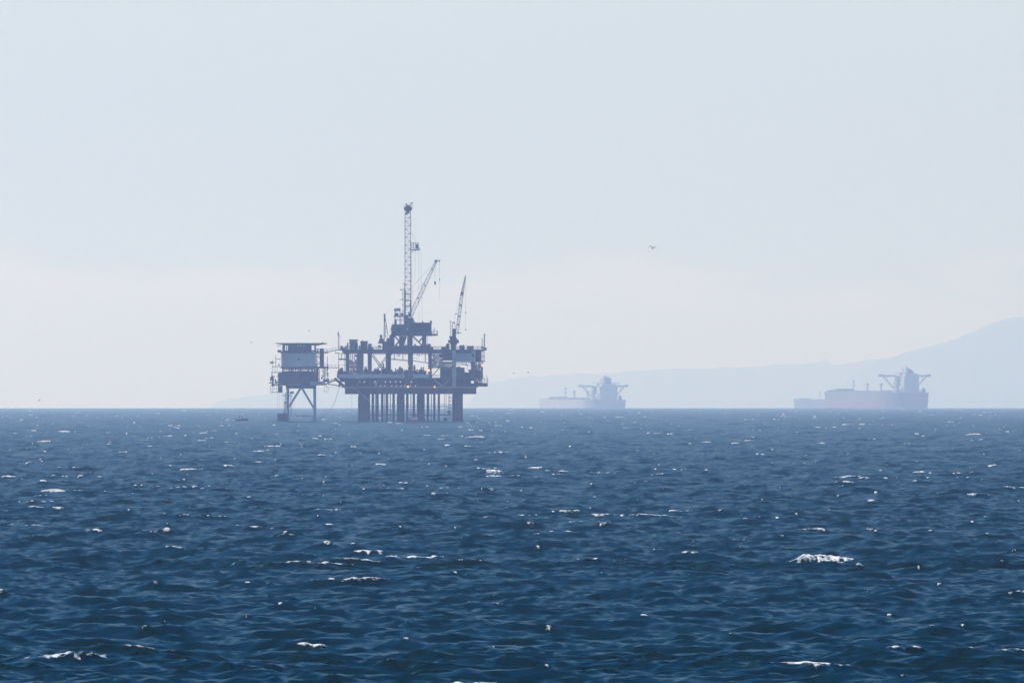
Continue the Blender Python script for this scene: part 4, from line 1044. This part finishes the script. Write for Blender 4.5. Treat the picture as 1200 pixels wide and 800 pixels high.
for cpx, co_, cr_ in [(426.9, -12, 2.4), (469.8, -2, 1.8), (493.3, -2, 1.8), (536.3, -12, 2.4), (337.2, -7, .9), (368.8, -7, 1.0), (331.5, -9, 1.8), (522, -9, 1.6)] + [(c, -4, .7) for c in conds]:
    ddx = xm - X(cpx); ddy = ym - Y(co_); q = np.exp(-(ddx/(cr_*1.25))**2 - ((ddy + 1.2)/(cr_*1.5))**2)*(vnoise(xm*1.1, ym*.7, 77)*1.2 + .1)
    foam = np.maximum(foam, np.clip(q*1.3 - .35, 0, .75))
Zg = np.zeros_like(Xg)
Zg[mid] = h; Xg[mid] += dx; Yg[mid] += dy
Zg -= (Xg**2 + Yg**2)/(2*RE)
Fm = np.zeros_like(Xg); Fm[mid] = foam
Rr = R
NRt, NCt = Xg.shape
co = np.empty((NRt*NCt, 3), np.float32); co[:, 0] = Xg.ravel(); co[:, 1] = Yg.ravel(); co[:, 2] = Zg.ravel()
me = bpy.data.meshes.new('sea')
ii, jj = np.meshgrid(np.arange(NRt-1), np.arange(NCt-1), indexing='ij')
a = (ii*NCt + jj).ravel(); quads = np.stack([a, a+NCt, a+NCt+1, a+1], 1).astype(np.int32)
me.vertices.add(len(co)); me.vertices.foreach_set('co', co.ravel())
me.loops.add(quads.size); me.loops.foreach_set('vertex_index', quads.ravel())
me.polygons.add(len(quads)); me.polygons.foreach_set('loop_start', np.arange(0, quads.size, 4, dtype=np.int32))
at = me.attributes.new('foam', 'FLOAT', 'POINT'); at.data.foreach_set('value', Fm.ravel().astype(np.float32))
me.update(calc_edges=True)
me.polygons.foreach_set('use_smooth', np.ones(len(quads), bool))
sea = bpy.data.objects.new('sea', me); COL.objects.link(sea)
tag(sea, 'choppy dark blue sea with scattered whitecaps', None, None, 'structure')

def sea_material():
    m, nt, b = new_mat('sea_water'); N, L = nt.nodes, nt.links
    nt.nodes.remove(b)
    body = N.new('ShaderNodeBsdfDiffuse'); body.inputs['Color'].default_value = (.001, .054, .056, 1)
    # reflecting lobe: low reflectance face-on, rising at grazing angles (Fresnel per micro facet), part polarised away
    gl = N.new('ShaderNodeBsdfPrincipled'); gl.inputs['Metallic'].default_value = 1; gl.inputs['Roughness'].default_value = .25
    gl.inputs['Base Color'].default_value = (.018, .02, .022, 1); gl.inputs['Specular Tint'].default_value = (.27, .47, .72, 1)
    wm = N.new('ShaderNodeMixShader'); wm.inputs[0].default_value = .70; L.new(body.outputs[0], wm.inputs[1]); L.new(gl.outputs[0], wm.inputs[2])
    geo = N.new('ShaderNodeNewGeometry'); tc = N.new('ShaderNodeTexCoord')
    def noise(scale, stretch, det=3):
        mp = N.new('ShaderNodeMapping'); mp.inputs['Scale'].default_value = stretch; mp.inputs['Rotation'].default_value = (0, 0, .24)
        L.new(tc.outputs['Object'], mp.inputs['Vector'])
        n = N.new('ShaderNodeTexNoise'); n.inputs['Scale'].default_value = scale; n.inputs['Detail'].default_value = det; n.inputs['Roughness'].default_value = .6
        L.new(mp.outputs['Vector'], n.inputs['Vector']); return n
    # capillary ripples tilt the normal directly, so they act alike near and far
    acc = None
    for scale, k in ((1.1, .55), (3.6, .42), (11, .25)):
        n = noise(scale, (.55, 1, 1), 3)
        s1 = N.new('ShaderNodeVectorMath'); s1.operation = 'SUBTRACT'; s1.inputs[1].default_value = (.5, .5, .5); L.new(n.outputs['Color'], s1.inputs[0])
        s2 = N.new('ShaderNodeVectorMath'); s2.operation = 'MULTIPLY'; s2.inputs[1].default_value = (k*.8, k*1.15, 0); L.new(s1.outputs[0], s2.inputs[0])
        if acc is None: acc = s2.outputs[0]
        else:
            ad = N.new('ShaderNodeVectorMath'); ad.operation = 'ADD'; L.new(acc, ad.inputs[0]); L.new(s2.outputs[0], ad.inputs[1]); acc = ad.outputs[0]
    # gust patches: ripples stronger in some places than in others
    gn = noise(.035, (1, .4, 1), 3); gm = N.new('ShaderNodeMapRange'); gm.inputs['From Min'].default_value = .35; gm.inputs['From Max'].default_value = .65
    gm.inputs['To Min'].default_value = .6; gm.inputs['To Max'].default_value = 1.25; L.new(gn.outputs['Fac'], gm.inputs['Value'])
    sg = N.new('ShaderNodeVectorMath'); sg.operation = 'SCALE'; L.new(acc, sg.inputs[0]); L.new(gm.outputs['Result'], sg.inputs['Scale'])
    ad = N.new('ShaderNodeVectorMath'); ad.operation = 'ADD'; L.new(geo.outputs['Normal'], ad.inputs[0]); L.new(sg.outputs[0], ad.inputs[1])
    nm = N.new('ShaderNodeVectorMath'); nm.operation = 'NORMALIZE'; L.new(ad.outputs[0], nm.inputs[0]); L.new(nm.outputs[0], gl.inputs['Normal'])
    # foam, with the painted glint specks carried in the same mask
    fo = N.new('ShaderNodeAttribute'); fo.attribute_name = 'foam'
    fn = noise(4.0, (.8, .6, 1), 8); fn.inputs['Roughness'].default_value = .72
    fm = N.new('ShaderNodeMapRange'); fm.clamp = False; fm.inputs['From Min'].default_value = .36; fm.inputs['From Max'].default_value = .64; L.new(fn.outputs['Fac'], fm.inputs['Value'])
    f1 = N.new('ShaderNodeMath'); f1.operation = 'MULTIPLY_ADD'; f1.inputs[1].default_value = 1.4; L.new(fo.outputs['Fac'], f1.inputs[0]); L.new(fm.outputs['Result'], f1.inputs[2])
    f2 = N.new('ShaderNodeMapRange'); f2.inputs['From Min'].default_value = 1.25; f2.inputs['From Max'].default_value = 1.75; f2.inputs['To Max'].default_value = .95; L.new(f1.outputs[0], f2.inputs['Value'])
    gate = N.new('ShaderNodeMath'); gate.operation = 'GREATER_THAN'; gate.inputs[1].default_value = .02; L.new(fo.outputs['Fac'], gate.inputs[0])
    fg = N.new('ShaderNodeMath'); fg.operation = 'MULTIPLY'; L.new(f2.outputs['Result'], fg.inputs[0]); L.new(gate.outputs[0], fg.inputs[1])
    foam = N.new('ShaderNodeBsdfDiffuse'); foam.inputs['Color'].default_value = (.74, .75, .76, 1)
    fb1 = noise(3.0, (1, .5, 1), 6); fb2 = N.new('ShaderNodeVectorMath'); fb2.operation = 'SUBTRACT'; fb2.inputs[1].default_value = (.5, .5, .5); L.new(fb1.outputs['Color'], fb2.inputs[0])
    fb3 = N.new('ShaderNodeVectorMath'); fb3.operation = 'SCALE'; fb3.inputs['Scale'].default_value = 3.2; L.new(fb2.outputs[0], fb3.inputs[0])
    fb4 = N.new('ShaderNodeVectorMath'); fb4.operation = 'ADD'; L.new(geo.outputs['Normal'], fb4.inputs[0]); L.new(fb3.outputs[0], fb4.inputs[1])
    fb5 = N.new('ShaderNodeVectorMath'); fb5.operation = 'NORMALIZE'; L.new(fb4.outputs[0], fb5.inputs[0]); L.new(fb5.outputs[0], foam.inputs['Normal'])
    mx = N.new('ShaderNodeMixShader'); L.new(fg.outputs[0], mx.inputs['Fac']); L.new(wm.outputs[0], mx.inputs[1]); L.new(foam.outputs[0], mx.inputs[2])
    L.new(mx.outputs[0], N['Material Output'].inputs['Surface'])
    return m
me.materials.append(sea_material())

# ================================================================== HAZE
HB = 40000.0
hz = MB(); hz.box(-HB, HB, -HB, HB, -107.5, 345)
me2 = bpy.data.meshes.new('haze'); me2.from_pydata(hz.v, [], hz.f); me2.update()
haze = bpy.data.objects.new('haze', me2); COL.objects.link(haze); haze['kind'] = 'stuff'; haze['label'] = 'bluish sea haze filling the distance'
hm = bpy.data.materials.new('haze_air'); hm.use_nodes = True; nt = hm.node_tree
nt.nodes.remove(nt.nodes['Principled BSDF'])
pv = nt.nodes.new('ShaderNodeVolumePrincipled')
pv.inputs['Color'].default_value = (.42, .57, 1.0, 1); pv.inputs['Density'].default_value = 1.3e-4
pv.inputs['Absorption Color'].default_value = (1, 1, 1, 1)
pv.inputs['Anisotropy'].default_value = .35
nt.links.new(pv.outputs[0], nt.nodes['Material Output'].inputs['Volume'])
me2.materials.append(hm)

# ================================================================== LIGHT
SUN_EL, SUN_AZ = math.radians(43), math.radians(-50)      # azimuth from the view direction, minus = left
VEIL = (4.8, 5.45, 6.1); BANK = (7.5, 6.9, 6.1)
world = bpy.data.worlds.new('World'); sc.world = world; world.use_nodes = True
nt = world.node_tree; N, L = nt.nodes, nt.links
bg = N['Background']; bg.inputs['Strength'].default_value = .10
sky = N.new('ShaderNodeTexSky'); sky.sky_type = 'NISHITA'; sky.sun_disc = False
sky.sun_elevation = SUN_EL; sky.sun_rotation = SUN_AZ; sky.air_density = 1.0; sky.dust_density = 0.3; sky.ozone_density = 1.5
# thin pale marine veil low over the horizon, with soft cloud banks in it
tcw = N.new('ShaderNodeTexCoord'); sx = N.new('ShaderNodeSeparateXYZ'); L.new(tcw.outputs['Generated'], sx.inputs[0])
mpw = N.new('ShaderNodeMapping'); mpw.inputs['Scale'].default_value = (40, 40, 200); L.new(tcw.outputs['Generated'], mpw.inputs['Vector'])
nw = N.new('ShaderNodeTexNoise'); nw.inputs['Scale'].default_value = 1.0; nw.inputs['Detail'].default_value = 5; L.new(mpw.outputs['Vector'], nw.inputs['Vector'])
veil = N.new('ShaderNodeMapRange'); veil.interpolation_type = 'SMOOTHSTEP'
veil.inputs['From Min'].default_value = .03; veil.inputs['From Max'].default_value = .13; veil.inputs['To Min'].default_value = .92; veil.inputs['To Max'].default_value = 0
L.new(sx.outputs['Z'], veil.inputs['Value'])
mxw = N.new('ShaderNodeMix'); mxw.data_type = 'RGBA'; mxw.inputs[7].default_value = (*VEIL, 1)
L.new(veil.outputs['Result'], mxw.inputs[0]); L.new(sky.outputs[0], mxw.inputs[6])
# bank of low stratus: its top wanders around one degree up
ct = N.new('ShaderNodeMath'); ct.operation = 'MULTIPLY_ADD'; ct.inputs[1].default_value = -.022; L.new(nw.outputs['Fac'], ct.inputs[0]); ct.inputs[2].default_value = .0255
cs = N.new('ShaderNodeMath'); cs.operation = 'SUBTRACT'; L.new(ct.outputs[0], cs.inputs[0]); L.new(sx.outputs['Z'], cs.inputs[1])
cm = N.new('ShaderNodeMapRange'); cm.interpolation_type = 'SMOOTHSTEP'; cm.inputs['From Min'].default_value = -.0022; cm.inputs['From Max'].default_value = .0045; cm.inputs['To Max'].default_value = .75
L.new(cs.outputs[0], cm.inputs['Value'])
mxc = N.new('ShaderNodeMix'); mxc.data_type = 'RGBA'; mxc.inputs[7].default_value = (*BANK, 1)
L.new(cm.outputs['Result'], mxc.inputs[0]); L.new(mxw.outputs[2], mxc.inputs[6]); L.new(mxc.outputs[2], bg.inputs['Color'])
sd = bpy.data.lights.new('sun', 'SUN'); sd.energy = 4.0; sd.angle = math.radians(.53); sd.color = (1, .95, .88)
so = bpy.data.objects.new('sun', sd); COL.objects.link(so)
dirv = Vector((math.sin(SUN_AZ)*math.cos(SUN_EL), math.cos(SUN_AZ)*math.cos(SUN_EL), math.sin(SUN_EL)))
so.rotation_euler = dirv.to_track_quat('Z', 'Y').to_euler(); so.location = (-500, 1000, 800)

# ================================================================== CAMERA
cd = bpy.data.cameras.new('camera'); cd.lens = 300; cd.sensor_width = 36; cd.clip_end = 120000; cd.clip_start = 1
cam = bpy.data.objects.new('camera', cd); COL.objects.link(cam)
cam.location = (0, 0, EYE); cam.rotation_euler = (PI/2 + 62/F, 0, 0); sc.camera = cam

sc.view_settings.view_transform = 'Standard'; sc.view_settings.look = 'None'; sc.view_settings.gamma = 1
sc.view_settings.exposure = 0.38; sc.view_settings.use_curve_mapping = False
cy = sc.cycles
cy.max_bounces = 4; cy.volume_bounces = 1; cy.diffuse_bounces = 2; cy.glossy_bounces = 2; cy.transmission_bounces = 1
cy.sample_clamp_indirect = 4; cy.sample_clamp_direct = 2; cy.use_denoising = True
try: cy.denoiser = 'OPENIMAGEDENOISE'; cy.denoising_input_passes = 'RGB_ALBEDO_NORMAL'
except Exception: pass
